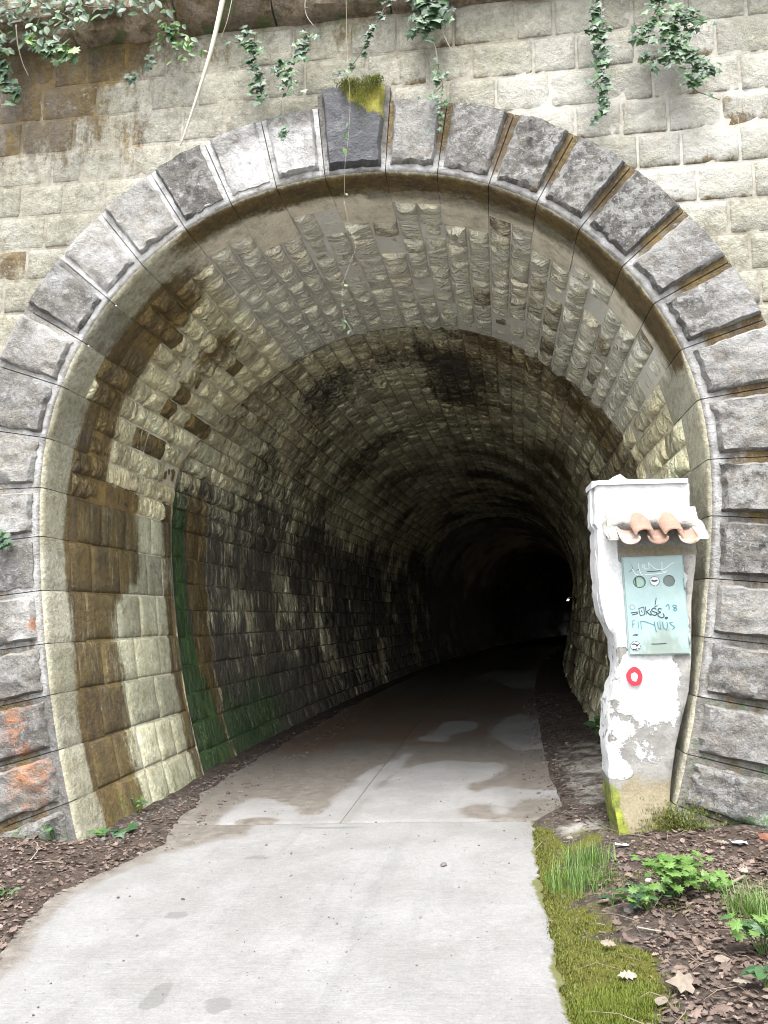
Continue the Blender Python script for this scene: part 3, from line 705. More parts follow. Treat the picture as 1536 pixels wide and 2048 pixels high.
def G(zx, zy, z0=.05):
    """path point seen at a pixel of the photograph"""
    d = RGT * (zx - 768) - UPV * (zy - 1024) + FWD * FPX; z = z0
    for _ in range(12):
        p = CAM_POS + d * ((z - CAM_POS.z) / d.z); z = z + .6 * (gz(p.x, p.y) - z)
    return p
def poly(zpts): return [G(400 + a * .5534, 1300 + b * .5534) for a, b in zpts]
DRY = [poly(q) for q in (
    [(40, 650), (90, 600), (130, 560), (180, 535), (240, 535), (300, 557), (360, 562), (365, 595), (420, 592), (470, 570), (500, 520), (560, 470), (620, 430), (700, 395), (740, 372), (770, 380), (720, 430), (660, 480), (600, 540), (560, 580), (510, 640), (300, 660)],
    [(500, 650), (590, 555), (660, 480), (720, 430), (800, 410), (870, 400), (960, 402), (1060, 405), (1105, 415), (1080, 450), (1030, 470), (980, 480), (955, 505), (1000, 525), (1060, 500), (1130, 495), (1250, 505), (1340, 520), (1395, 545), (1400, 575), (1340, 560), (1250, 530), (1170, 540), (1120, 570), (1105, 598), (1060, 590), (1040, 560), (990, 560), (950, 580), (960, 605), (1050, 612), (1000, 640)],
    [(780, 325), (860, 290), (890, 262), (960, 255), (1010, 268), (980, 290), (930, 300), (880, 330)],
    [(1050, 290), (1090, 250), (1160, 232), (1200, 250), (1260, 265), (1290, 300), (1290, 350), (1200, 360), (1130, 360), (1100, 335), (1060, 320)],
    [(970, 90), (1060, 80), (1200, 72), (1255, 85), (1210, 100), (1230, 120), (1200, 138), (1120, 135), (1060, 110), (990, 100)])]
def in_poly(x, y, P):
    c = False; j = len(P) - 1; dm = 1e9
    for i in range(len(P)):
        xi, yi, xj, yj = P[i].x, P[i].y, P[j].x, P[j].y
        if (yi > y) != (yj > y) and x < (xj - xi) * (y - yi) / (yj - yi) + xi: c = not c
        dx, dy = xj - xi, yj - yi; t = max(0, min(1, ((x - xi) * dx + (y - yi) * dy) / (dx * dx + dy * dy + 1e-12)))
        dm = min(dm, (x - xi - t * dx) ** 2 + (y - yi - t * dy) ** 2); j = i
    return math.sqrt(dm) * (1 if c else -1)
BB = [(min(p.x for p in P) - .3, max(p.x for p in P) + .3, min(p.y for p in P) - .3, max(p.y for p in P) + .3) for P in DRY]
BLOT = [(515, 1642, .16, .07), (640, 1580, .2, .2)]
MARK = [(515, 1715, .10, .05), (350, 1830, .09, .07), (312, 1995, .055, .13), (435, 2010, .09, .1), (1085, 1700, .0, .0), (455, 1960, .04, .02), (670, 1655, .25, .03), (900, 1640, .3, .03)]
MARK = [(G(a, b), c, d) for a, b, c, d in MARK if c]
blot0 = G(513, 1643)
def stain_path(x, y):
    n = fb((x, y, 1.7), 4, 1.8)
    if y < .645:
        damp = .34 * ss(-.4, .62, y) * (.5 + .5 * n) + .1 * n
        e = min(x - path_l(y), path_r(y) - x)
        damp += .85 * ss(.22, .0, e + .12 * n) * (1 if x < 0 else .3)
        damp = max(damp, .9 * ss(.0, .4, y + .3 * ss(-.9, -1.3, x) + .1 * n) * ss(-.72, -.98, x + .1 * n))
        gr = .95 * ss(.07, -.02, path_r(y) - x + .06 * n)
        mk = max([.75 * ss(1.25, .6, math.hypot((x - p.x) / c, (y - p.y) / d) + .5 * n) for p, c, d in MARK] + [0])
        return damp, gr, 0.0, mk
    dry = 0.0
    for P, b in zip(DRY, BB):
        if b[0] < x < b[1] and b[2] < y < b[3]: dry = max(dry, ss(-.10, .08, in_poly(x, y, P) + .04 * n))
    if math.hypot((x - blot0.x) / .17, (y - blot0.y) / .13) < 1.2: dry *= ss(.8, 1.2, math.hypot((x - blot0.x) / .17, (y - blot0.y) / .13))
    redd = (.62 + .4 * n) * ss(3.0, 5.0, y) * (1 - ss(9.5, 11.5, y)) * (1 - .5 * dry) + .3 * ss(-.7, -1.2, x)
    return 1 - dry * (1 - .25 * ss(.5, -.5, n)), 0.05 + .2 * n, redd * (1 - dry), 0.0
path = empty('concrete_path', (0, 0, 0)); tag(path, 'pale concrete path running into the dark tunnel', kind='structure')
def slab(x0f, x1f, yl, nx_, mat):
    vts, st, fs = [], [], []
    for y in yl:
        a, b = x0f(y) + xc(y), x1f(y) + xc(y)
        for i in range(nx_ + 1):
            x = a + (b - a) * i / nx_; e = min(x - a, b - x, y - yl[0], yl[-1] - y)
            z = gz(x, y) + .004 * fb((x, y, 0), 3, 1.5) - .008 * ss(.012, 0, e)
            vts.append((x, y, z)); st.append(stain_path(x, y) if y < 16 else (1, 0, 0, 0))
    m_ = nx_ + 1; n0 = len(vts)
    fs = [(j * m_ + i, j * m_ + i + 1, (j + 1) * m_ + i + 1, (j + 1) * m_ + i) for j in range(len(yl) - 1) for i in range(nx_)]
    rim = list(range(m_)) + [j * m_ + nx_ for j in range(1, len(yl))] + [(len(yl) - 1) * m_ + i for i in range(nx_ - 1, -1, -1)] + [j * m_ for j in range(len(yl) - 2, 0, -1)]
    for r in rim: v = vts[r]; vts.append((v[0], v[1], v[2] - .15)); st.append((1, 0, 0, 0))
    for k in range(len(rim)): k2 = (k + 1) % len(rim); fs.append((rim[k], n0 + k, n0 + k2, rim[k2]))
    return add('slab', vts, fs, mat, path, {'stain': st}, sharp=50)
def rj(y): return .02 * fb((9, y, 0), 3, 9) + .03 * noise.noise(Vector((4, y * 11, 0))) * (y < .64)
y1 = [-9, -7, -5.5, -4.5, -3.8] + list(np.arange(-3.2, .64, .032)) + [.64]
y2 = [.648] + list(np.arange(.68, 5.0, .036)) + list(np.arange(5.0, 12, .1)) + list(np.arange(12.3, 70, 1.2))
slab(lambda y: path_l(y) - .35, lambda y: path_r(y) + rj(y), [float(v) for v in y1], 92, M['concrete'])
slab(lambda y: path_l(y) - .35, lambda y: -.22 - .004 * y - (.0022 if y < 3.6 else .0004), [float(v) for v in y2], 50, M['old_concrete'])
slab(lambda y: -.22 - .004 * y + (.0022 if y < 3.6 else .0004), lambda y: path_r(y) + rj(y) + .2, [float(v) for v in y2], 56, M['old_concrete'])

# hillside over the tunnel
vts = []
HX, HY = np.linspace(-40, 40, 41), np.r_[.28, .8, 1.6, 3, 5, 8, 12, 18, 26, 40, 60, 85]
for x in HX:
    for y in HY:
        z = 6.6 + (y - .28) * .55 + .5 * fb((float(x), float(y), 0), 4, .3) * min(1, y / 3) - max(0, abs(x) - 4.1) * .12
        vts.append((float(x), float(y), float(z)))
nh = len(HY)
f = [(i * nh + j, (i + 1) * nh + j, (i + 1) * nh + j + 1, i * nh + j + 1) for i in range(len(HX) - 1) for j in range(nh - 1)]
tag(add('hillside', vts, f, M['soil']), kind='structure')
# ------------------------------------------------------------------ plants
def leaf_shape(kind):
    if kind == 'ivy': o = [(0, 0), (.22, -.10), (.50, .02), (.36, .26), (.58, .46), (.26, .58), (0, 1.0)]; c = (0, .36, .07)
    elif kind == 'lobed': o = [(0, 0), (.14, .16), (.42, .12), (.30, .34), (.56, .52), (.28, .60), (.30, .86), (.08, .78), (0, 1.0)]; c = (0, .42, .05)
    elif kind == 'oak': o = [(0, 0), (.08, .16), (.2, .22), (.12, .32), (.3, .44), (.17, .52), (.32, .68), (.18, .74), (.16, .9), (0, 1.0)]; c = (0, .5, .05)
    else: o = [(0, 0), (.17, .16), (.27, .38), (.24, .62), (.12, .84), (0, 1.0)]; c = (0, .45, -.05)
    pts = o + [(-x, y) for x, y in o[-2:0:-1]]
    v = [(x, y, .10 * abs(x) - .12 * y * y) for x, y in pts] + [c]
    n = len(pts); return v, [(i, (i + 1) % n, n) for i in range(n)]
LM = {}
def leaf_mesh(kind, mat):
    if (kind, mat) not in LM:
        v, f = leaf_shape(kind); LM[kind, mat] = mesh_data('leaf', v, f, M[mat], smooth=False)
    return LM[kind, mat]
def leaf_matrix(p, tip, nrm, size):
    y = Vector(tip).normalized(); z = (Vector(nrm) - y * Vector(nrm).dot(y)).normalized(); x = y.cross(z)
    return Matrix.Translation(p) @ Matrix((x, y, z)).transposed().to_4x4() @ Matrix.Diagonal((size, size, size, 1))
def leaf(parent, p, tip, nrm, size, kind='ivy', mat='leaf', name='leaf'):
    o = bpy.data.objects.new(name, leaf_mesh(kind, mat)); COL.objects.link(o); o.parent = parent
    o.matrix_basis = leaf_matrix(Vector(p) - WL[parent], tip, nrm, size); return o
R = random.uniform
def climber(name, label, cat, strands, nleaf, size, mats=('leaf',), kind='ivy', spread=.05, y=-.1, droop=.6, r=.004, stem='stem', group=None, bare=0):
    """strands: lists of photograph pixels (x, y[, Y]) of stems on or in front of the wall"""
    ws = [smooth_path([at(q[0], q[1], q[2] if len(q) > 2 else y) for q in s_], 5) for s_ in strands]
    root = empty(name, ws[0][0], label, cat, group)
    for s_ in ws: add('stem', *tube(s_, r, r * .5, 4), M[stem], root)
    ln = [max(.01, sum((b - a).length for a, b in zip(s_, s_[1:]))) for s_ in ws[:len(ws) - bare]]
    tot = sum(ln)
    for s_, l in zip(ws, ln):
        for _ in range(max(1, round(min(295, nleaf * (1.5 if nleaf > 8 else 1)) * l / tot))):
            p = random.choice(s_) + Vector((random.gauss(0, spread), R(-.06, .0) * (spread / .05), random.gauss(0, spread)))
            leaf(root, p, (R(-.9, .9), R(-.5, .1), R(-1.2, .25) * droop - .2), (R(-.5, .5), -1, R(.1, .9)), size * 1.3 * R(.55, 1.25), kind, random.choice(mats))
    return root
# overhanging growth, top left
climber('overhanging_shrub', 'dark green leafy shrub hanging over the top left corner of the wall', 'shrub',
        [[(-30, -20, -.25), (30, 30, -.3), (70, 60, -.32), (110, 90, -.34)], [(20, -30, -.25), (90, 10, -.3), (140, 40, -.32), (120, 80, -.35)], [(60, -30, -.2), (130, 0, -.25), (190, 15, -.28), (230, 10, -.28)],
         [(-40, 20, -.2), (0, 60, -.24), (10, 90, -.26)], [(80, -20, -.3), (50, 10, -.35), (10, 20, -.4)], [(150, -20, -.2), (200, -5, -.24), (280, 0, -.24), (330, 15, -.2)]],
        230, .062, ('leaf', 'leaf_mid', 'leaf_mid'), 'oval', .075, r=.006)
climber('leafy_branch', 'light green drooping leafy twig in front of the upper left wall', 'branch', [[(60, 60, -.34), (75, 88, -.36), (100, 92, -.38), (130, 100, -.38), (145, 112, -.38)], [(100, 92, -.38), (120, 108, -.36), (135, 115, -.36)]],
        26, .075, ('leaf_light', 'leaf_mid'), 'lobed', .022)
climber('ivy_strand', 'ivy strand hanging at the left edge of the photo near the wall top', 'ivy', [[(-5, 90), (5, 120), (0, 150), (15, 175), (30, 190), (25, 215)], [(0, 150), (25, 185), (40, 180)]], 30, .07, ('leaf', 'leaf_mid'), 'ivy', .03)
climber('hanging_root', 'single pale root hanging below the shrub at upper left', 'root', [[(32, 50, -.25), (36, 90, -.25), (45, 125, -.22), (57, 152, -.2)]], 1, .02, ('leaf',), 'ivy', .01, stem='pale_strand', r=.006)
climber('fern_clump', 'bright green feathery fern growing below the wall top, left of the pale streak strand', 'fern', [[(330, 0), (335, 30), (345, 60), (355, 85), (375, 105)], [(345, 60), (365, 75), (395, 108)], [(340, 50), (330, 75), (315, 90)]], 70, .05, ('leaf_mid', 'leaf_light'), 'oval', .04)
climber('dark_ivy_tuft', 'few dark ivy leaves on the wall under the fern', 'ivy', [[(300, 100), (302, 120), (298, 132)], [(280, 150), (270, 155), (262, 152)]], 12, .05, ('leaf',), 'ivy', .012)
climber('ivy_patch', 'ivy patch with one large dark leaf at its upper left, left of the keystone', 'ivy', [[(500, 60), (505, 90), (510, 120), (515, 160), (516, 190)], [(470, 85), (490, 88), (505, 100)], [(560, 120), (570, 140), (578, 165), (575, 182)], [(615, 70), (612, 95), (600, 110), (570, 125)]], 90, .048, ('leaf', 'leaf_mid'), 'ivy', .032)
climber('small_ivy_sprig', 'tiny ivy sprig on a whitish voussoir left of the keystone', 'ivy', [[(560, 235), (568, 250), (572, 262), (562, 275)]], 10, .035, ('leaf', 'leaf_mid'), 'ivy', .015, y=-.14)
climber('ivy_sprig', 'thin ivy runner climbing above the keystone toward upper right', 'ivy', [[(775, 0), (760, 35), (740, 70), (725, 100), (700, 135), (672, 150)], [(760, 35), (772, 20)], [(740, 70), (718, 72)]], 30, .038, ('leaf',), 'ivy', .016)
climber('ivy_clump', 'bushy ivy clump with bare pale roots hanging at top centre right of keystone', 'ivy', [[(850, -20), (855, 20), (860, 45)], [(880, -20), (878, 15), (872, 45)], [(830, -10), (838, 12), (845, 25)], [(840, 55), (830, 68), (850, 62)],
        [(868, 30), (866, 75), (872, 100), (876, 128)], [(880, 40), (888, 70), (905, 105)]], 95, .055, ('leaf', 'leaf', 'leaf_mid'), 'ivy', .04, stem='pale_strand', r=.004, bare=2)
climber('faint_ivy_trail', 'sparse ivy trail below the ivy clump, over two voussoirs right of keystone', 'ivy', [[(876, 128), (880, 150), (885, 170), (882, 200), (880, 230), (878, 260)], [(885, 170), (865, 190)]], 26, .036, ('leaf', 'leaf_mid'), 'ivy', .03, y=-.12)
climber('long_ivy_trail', 'long narrow bluish ivy trail hanging down the wall between the ivy clumps', 'ivy', [[(1185, -10), (1190, 40), (1200, 80), (1205, 110), (1203, 150), (1205, 200), (1195, 245)], [(1195, 60), (1178, 60)], [(1203, 150), (1190, 165)], [(1200, 20), (1206, 60)]], 95, .042, ('leaf', 'leaf_mid'), 'ivy', .024)
climber('broad_ivy', 'broad green ivy spreading over the upper right wall blocks', 'ivy', [[(1320, -10), (1318, 30), (1330, 60), (1345, 90), (1340, 120)], [(1345, 90), (1370, 110), (1400, 130), (1425, 140)], [(1340, 120), (1310, 125), (1295, 120)], [(1360, 20), (1370, 50), (1355, 85)], [(1370, 110), (1395, 150), (1375, 165)],
        [(1330, 60), (1365, 40), (1400, 40)], [(1310, 70), (1280, 75), (1290, 50)], [(1370, 150), (1390, 180), (1415, 190), (1440, 200)]], 185, .046, ('leaf', 'leaf_mid', 'leaf_mid'), 'ivy', .04, r=.005, bare=1)
climber('hanging_vine', 'thin pale vine dangling past the keystone into the tunnel mouth', 'vine', [[(692, -10, -.2), (695, 120, -.2), (700, 200, -.2), (697, 270, -.2), (690, 330, -.2), (689, 380, -.18), (688, 400, -.16)], [(688, 400, -.16), (700, 460, -.14), (712, 490, -.14), (695, 540, -.14), (686, 570, -.14), (685, 610, -.14), (690, 640, -.14)],
        [(690, 640, -.14), (700, 655, -.14), (705, 668, -.14)], [(690, 640, -.14), (675, 660, -.14)]], 8, .04, ('leaf_light', 'leaf_mid'), 'oval', .012, stem='pale_strand', r=.0016)
climber('curled_tendril', 'short curled pale tendril on the wall top, left of the hanging vine', 'vine', [[(612, -10), (610, 15), (615, 35), (628, 52)]], 1, .02, ('leaf',), 'ivy', .005, stem='pale_strand', r=.005)
climber('jamb_plant', 'small blue-green plant growing from a voussoir joint at left edge', 'plant', [[(0, 1078), (8, 1066), (14, 1070)], [(0, 1082), (8, 1086), (16, 1084)]], 16, .05, ('leaf', 'leaf_mid'), 'lobed', .016, y=-.1)
s_ = smooth_path([at(452, -30, -.55), at(425, 90, -.5), at(395, 190, -.45), at(361, 291, -.4)], 5)  # solid tapered strand put in place of a bright streak of light
tag(add('pale_strand', *tube(s_, .021, .004, 6), M['straw']), 'long pale strand shaped after a light streak, slanting down from the wall top to the arch', 'stem')
s_ = smooth_path([at(470, -30, -.4), at(455, 40, -.4), at(440, 80, -.35)], 4)
tag(add('thin_stem', *tube(s_, .004, .002, 4), M['pale_strand']), 'thin short stem beside the long pale streak strand', 'stem')
# dead leaves caught on the cornice
v_, f_, r_ = [], [], []
lv, lf = leaf_shape('oak')
def scatter(buf, p, size, kind, up=(0, 0, 1), k=None):
    lv, lf = leaf_shape(kind); az = R(0, 6.28); mt = leaf_matrix(Vector(p), (math.cos(az), math.sin(az), R(-.3, .35)), (Vector(up) + Vector((R(-.6, .6), R(-.6, .6), 0))), size)
    n0 = len(buf[0]); cu = R(-.25, .5); k = random.random() if k is None else k
    buf[0].extend([mt @ Vector((a, b, c + cu * a * a * 1.5 + cu * .3 * b * b)) for a, b, c in lv]); buf[1].extend([tuple(i + n0 for i in q) for q in lf]); buf[2].extend([k] * len(lv))
buf = ([], [], [])
for _ in range(420):
    q = at(R(120, 760), R(-15, 40), -.2); scatter(buf, (q.x, R(-.2, .0), 6.6 + R(0, .07)), R(.04, .07), 'oak')
for _ in range(160):
    q = at(R(140, 460), 0, -.2); scatter(buf, (q.x, R(-.27, -.18), 6.46 + R(-.1, .14)), R(.03, .06), 'oak', (0, -1, .3))
tag(add('cornice_litter', buf[0], buf[1], M['litter'], None, {'rnd': buf[2]}, smooth=False), 'dry brown leaves caught on the cornice at upper left', 'leaves', kind='stuff')

def moss_blades(buf, x, y, z, n, h, rad, up=(0, 0, 1)):
    for _ in range(n):
        az = R(0, 6.28); d = Vector((math.cos(az), math.sin(az), 0)); b = Vector((x + random.gauss(0, rad), y + random.gauss(0, rad), z)); s2 = Vector((-d.y, d.x, 0)) * .0028; k = random.random()
        n0 = len(buf[0]); buf[0].extend([b - s2, b + s2, b + d * h * R(.3, .9) + Vector((0, 0, h * R(.5, 1.1)))]); buf[1].append((n0, n0 + 1, n0 + 2)); buf[2].extend([k] * 3)
kb = ([], [], []); zk = prof(0)[1] + .715
for _ in range(900):
    a = R(-.1, .2); dz = abs(random.gauss(0, .09)) * (1 + .6 * math.sin(a * 30)); moss_blades(kb, a, -.115 + random.gauss(0, .012), zk - dz, 2, .022, .008)
for _ in range(350): moss_blades(kb, R(-.15, .2), R(-.1, .05), zk - .004, 3, .03, .01)
mo = add('moss_cap', kb[0], kb[1], M['moss'], arch, {'rnd': kb[2]}, smooth=False); mo['kind'] = 'stuff'
def gsoil(x, y):
    n = fb((x, y, 0), 4, 2.2); e = max(path_l(y) + .05 * n - x + xc(y), x - xc(y) - path_r(y) - .015 * n)
    z = gz(x, y) - .05 + .062 * ss(-.06, .05, e) + ss(0, .5, e) * (.022 * n + .012)
    if y < .2: z += .05 * ss(.2, 1.0, -1.4 - x) * ss(.2, -.4, y)
    return z
def plant(name, label, px, leaves, h, spread, size, mats, kind='lobed', cat='plant', stems=5):
    g = G(*px); g.z = gsoil(g.x, g.y); root = empty(name, g, label, cat)
    tips = []
    for i in range(stems):
        az = R(0, 6.28); q = R(.2, 1) * spread; tip = g + Vector((math.cos(az) * q, math.sin(az) * q, h * R(.55, 1.05)))
        mid = g + (tip - g) * .5 + Vector((0, 0, h * .12)); sp = smooth_path([g - Vector((0, 0, .02)), mid, tip], 4)
        add('stem', *tube(sp, .003, .0015, 4), M['grass'], root); tips.append(sp)
    for i in range(leaves):
        sp = tips[i % stems]; p = sp[-1] if i < stems else sp[random.randrange(len(sp) // 2, len(sp))]
        az = R(0, 6.28); p = p + Vector((math.cos(az), math.sin(az), 0)) * R(0, .3) * spread * .5
        leaf(root, p, (math.cos(az), math.sin(az), R(-.4, .3)), (R(-.4, .4), R(-.7, .1), 1), size * R(.65, 1.2), kind, random.choice(mats))
    return root
plant('corner_weed', 'small bright weed at foot of the left jamb, leftmost of the plants there', (40, 1672), 22, .20, .08, .06, ('leaf_light',), 'lobed', stems=7)
plant('bluish_weed', 'low bluish-green weed beside the bright weed at the left jamb', (105, 1692), 20, .13, .09, .05, ('leaf_mid', 'leaf'), 'lobed', stems=7)
plant('wall_foot_seedling', 'small seedling with round leaves against the left tunnel wall', (278, 1632), 12, .12, .07, .05, ('leaf_light', 'leaf_mid'), 'oval', stems=5)
plant('ground_ivy', 'pale ivy leaves creeping on bare soil left of the path', (235, 1672), 6, .06, .14, .085, ('leaf_mid',), 'ivy', 'ivy', 4)
plant('ground_ivy_sprig', 'single small pale ivy sprig at the foot of the left jamb corner', (195, 1682), 4, .05, .07, .08, ('leaf_mid', 'leaf_light'), 'ivy', 'ivy', 3)
plant('edge_seedlings', 'few round-leaved seedlings in leaf litter at far left', (8, 1805), 7, .05, .08, .05, ('leaf_mid',), 'oval', stems=4)
plant('celandine_clump', 'large light green clump of lobed leaves right of the path', (1350, 1800), 120, .19, .22, .062, ('leaf_light',), 'lobed', stems=22)
plant('side_sprout', 'smaller leafy sprout at lower left of the light green clump', (1300, 1832), 34, .10, .13, .058, ('leaf_light', 'leaf_mid'), 'lobed', stems=10)
plant('low_runner', 'light green leaves reaching right from the big clump beside a twig', (1410, 1795), 26, .10, .12, .06, ('leaf_light',), 'lobed', stems=8)
plant('young_sapling', 'young plant with four broad green leaves between moss and clump', (1225, 1822), 5, .07, .03, .085, ('leaf_mid',), 'oval', stems=4)
plant('edge_weed', 'bushy green weed at the right edge below the grass tuft', (1528, 1925), 36, .16, .13, .065, ('leaf_light', 'leaf_mid'), 'lobed', stems=10)
plant('broadleaf_seedling', 'single broad-leaved seedling at the lower right edge', (1532, 2000), 4, .08, .04, .10, ('leaf_mid',), 'oval', stems=3)
plant('pillar_foot_ivy', 'dark ivy growing behind the pillar at the right tunnel wall', (1196, 1492), 12, .26, .08, .12, ('leaf', 'leaf_mid'), 'ivy', 'ivy', 5)
def tuft(name, label, px, n, h, rad, lean=.5, mat='grass'):
    g = G(*px); g.z = gsoil(g.x, g.y); v, f, rn = [], [], []
    for _ in range(n):
        az = R(0, 6.28); b = g + Vector((max(-rad, min(rad, random.gauss(0, rad * .5))), max(-rad, min(rad, random.gauss(0, rad * .5))), -.01)); hh = h * R(.45, 1.1); le = lean * R(.2, 1.2) * hh
        d = Vector((math.cos(az), math.sin(az), 0)); w_ = Vector((-d.y, d.x, 0)) * R(.0016, .003); k = random.random()
        n0 = len(v)
        for q in range(4):
            t = q / 3; c = b + d * le * t * t + Vector((0, 0, hh * (t - .25 * lean * t * t))); v += [c - w_ * (1 - t * .9), c + w_ * (1 - t * .9)]; rn += [k, k]
        f += [(n0 + q * 2, n0 + q * 2 + 1, n0 + q * 2 + 3, n0 + q * 2 + 2) for q in range(3)]
    root = empty(name, g, label, 'grass'); o = add('blades', v, f, M[mat], root, {'rnd': rn}); o['kind'] = 'stuff'; return root
tuft('grass_tuft', 'upper grass tuft beside the moss strip near the pillar', (1180, 1735), 260, .15, .14)
tuft('grass_tuft', 'lower bright grass tuft beside the moss strip, left of the young plant', (1165, 1775), 420, .14, .19)
tuft('grass_tuft', 'long-bladed grass tuft at the right edge of the photo', (1512, 1845), 260, .18, .12, .8)
# moss, litter, gravel
buf = ([], [], [])
cnt = 0
while cnt < 5200:
    x, y = R(1.12, 1.85), R(-3.2, .45); a = moss_amt(x, y)
    if x > 1.3 and y > -1.5: a = max(a, .22 * (fb((x, y, 3), 3, 3) > .05))
    if random.random() > a: continue
    moss_blades(buf, x, y, gsoil(x, y) - .004, 5, .016 + .006 * fb((x, y, 8), 2, 4), .012); cnt += 1
tag(add('moss_bank', buf[0], buf[1], M['moss'], None, {'rnd': buf[2]}, smooth=False), 'olive green moss strip along the right edge of the path', 'moss', kind='stuff')
buf = ([], [], [])
gb = G(1235, 2025); n_ = 0
for _ in range(1500):
    dx, dy = random.gauss(0, .075), random.gauss(0, .07)
    moss_blades(buf, gb.x + dx, gb.y + dy, gsoil(gb.x + dx, gb.y + dy) - .002, 4, .026, .008)
tag(add('bright_moss_cushion', buf[0], buf[1], M['bright_moss'], None, {'rnd': buf[2]}, smooth=False), 'vivid yellow-green moss cushion in the moss strip at the bottom', 'moss', kind='stuff')
buf = ([], [], []); gb = G(1355, 1672)
for _ in range(700):
    dx, dz = random.gauss(0, .10), abs(random.gauss(0, .07)); moss_blades(buf, gb.x + dx, -.10 - abs(random.gauss(0, .03)) + dz * .2, gsoil(gb.x + dx, -.1) + dz, 4, .02, .01)
tag(add('jamb_moss', buf[0], buf[1], M['moss'], None, {'rnd': buf[2]}, smooth=False), 'moss patch at the foot of the right jamb beside the pillar', 'moss', kind='stuff')
buf = ([], [], [])
for _ in range(15000):
    if random.random() < .74: x, y = R(1.4, 3.3), R(-3.2, -.12)
    else: x, y = R(-3.0, -1.35), R(-2.6, .02)
    n = fb((x, y, 5), 3, 1.6)
    if x > 0:
        if moss_amt(x, y) > .3 and random.random() < .95: continue
        dens = ss(1.45, 1.95, x + .35 * ss(-1.2, -2.0, y) + .2 * n) * (1 - .45 * ss(-.9, -.3, y))
    else: dens = ss(-1.4, -1.7, x + .1 * n - .15)
    if random.random() > dens + .04: continue
    scatter(buf, (x, y, gsoil(x, y) + R(.0, .014)), (R(.012, .034) if random.random() < .8 else R(.034, .058)), random.choice(('oak', 'oval', 'lobed', 'oval')))
tag(add('leaf_litter', buf[0], buf[1], M['litter'], None, {'rnd': buf[2]}, smooth=False), 'brown dead leaf litter covering the soil beside the path', 'leaf litter', kind='stuff')
buf = ([], [], [])
ICO = None
def rock(buf, p, s):
    t = (1 + 5 ** .5) / 2; vs = [(-1, t, 0), (1, t, 0), (-1, -t, 0), (1, -t, 0), (0, -1, t), (0, 1, t), (0, -1, -t), (0, 1, -t), (t, 0, -1), (t, 0, 1), (-t, 0, -1), (-t, 0, 1)]
    fs = [(0, 11, 5), (0, 5, 1), (0, 1, 7), (0, 7, 10), (0, 10, 11), (1, 5, 9), (5, 11, 4), (11, 10, 2), (10, 7, 6), (7, 1, 8), (3, 9, 4), (3, 4, 2), (3, 2, 6), (3, 6, 8), (3, 8, 9), (4, 9, 5), (2, 4, 11), (6, 2, 10), (8, 6, 7), (9, 8, 1)]
    n0 = len(buf[0]); az = R(0, 6.28); ca, sa = math.cos(az), math.sin(az); sx, sy, sz = R(.7, 1.4), R(.6, 1.1), R(.4, .8); k = random.random()
    for a, b, c in vs:
        q = R(.8, 1.15) * s * .53; a, b, c = a * sx * q, b * sy * q, c * sz * q; buf[0].append((p[0] + a * ca - b * sa, p[1] + a * sa + b * ca, p[2] + c))
    buf[1].extend([tuple(i + n0 for i in q) for q in fs]); buf[2].extend([k] * 12)
for _ in range(2300):
    m_ = random.random(); small = R(.004, .011) if random.random() < .9 else R(.012, .025)
    if m_ < .32:
        y = R(.0, 8) if random.random() < .7 else R(-.1, 2.5); x = -1.66 - abs(random.gauss(0, .12)) + .4 * (random.random() < .3) + xc(y)
        if x < -1.85 + xc(y): continue
    elif m_ < .6: y = R(.3, 9); x = 1.5 + random.gauss(0, .16) + xc(y)
    elif m_ < .7: x, y = R(1.25, 2.3), R(-1.6, .1)
    else: x, y = R(-1.3, 1.2), R(-3, 4); small *= R(.25, .6)
    on = path_l(y) < x - xc(y) < path_r(y) + (.2 if y > .65 else 0)
    rock(buf, (x, y, max(gsoil(x, y), gz(x, y) if on else -9) + small * .2), small)
tag(add('gravel_scatter', buf[0], buf[1], M['gravel'], None, {'rnd': buf[2]}, smooth=False), 'loose gravel scattered along the tunnel walls and path edges', 'gravel', kind='stuff')
buf = ([], [], [])
for _ in range(1500):
    y = R(.0, 9); x = (-1.55 - abs(random.gauss(0, .16)) + .2 * (random.random() < .3) if random.random() < .6 else 1.55 + random.gauss(0, .15)) + xc(y)
    if abs(x - xc(y)) > 1.9: continue
    scatter(buf, (x, y, max(gsoil(x, y), gz(x, y) if x > -1.4 else -9) + R(.003, .01)), R(.02, .055), random.choice(('oak', 'oval')))
tag(add('tunnel_debris', buf[0], buf[1], M['litter'], None, {'rnd': buf[2]}, smooth=False), 'broken dry leaves lying along the foot of the tunnel walls', 'debris', kind='stuff')
# twigs and strays: a mass of thin ones, then the ones that stand out
mb = MB()
for _ in range(260):
    x, y = (R(1.4, 2.9), R(-2.9, -.15)) if random.random() < .72 else (R(-2.8, -1.4), R(-2.0, .3))
    z = gsoil(x, y) + R(.008, .02); az = R(0, 6.28); l = R(.05, .22); mb += tube([(x, y, z), (x + math.cos(az) * l * .5, y + math.sin(az) * l * .5, z + R(0, .02)), (x + math.cos(az + .2) * l, y + math.sin(az + .2) * l, z)], R(.0012, .003), .001, 3)
tag(mb.out('twig_scatter', M['twig']), 'thin dry stalks lying over the leaf litter', 'twigs', kind='stuff')
def stick(label, pts, r, mat='twig'):
    P = [G(*q) for q in pts]; P = [Vector((p.x, p.y, gsoil(p.x, p.y) + r + .012)) for p in P]; tag(add('twig', *tube(smooth_path(P, 4), r, r * .6, 6), M[mat]), label, 'twig')
stick('thick short twig right of the light green clump', [(1435, 1800), (1465, 1785), (1490, 1770)], .011)
stick('thin straight twig lying below the light green clump', [(1275, 1872), (1310, 1876), (1345, 1882)], .004, 'pale_strand')
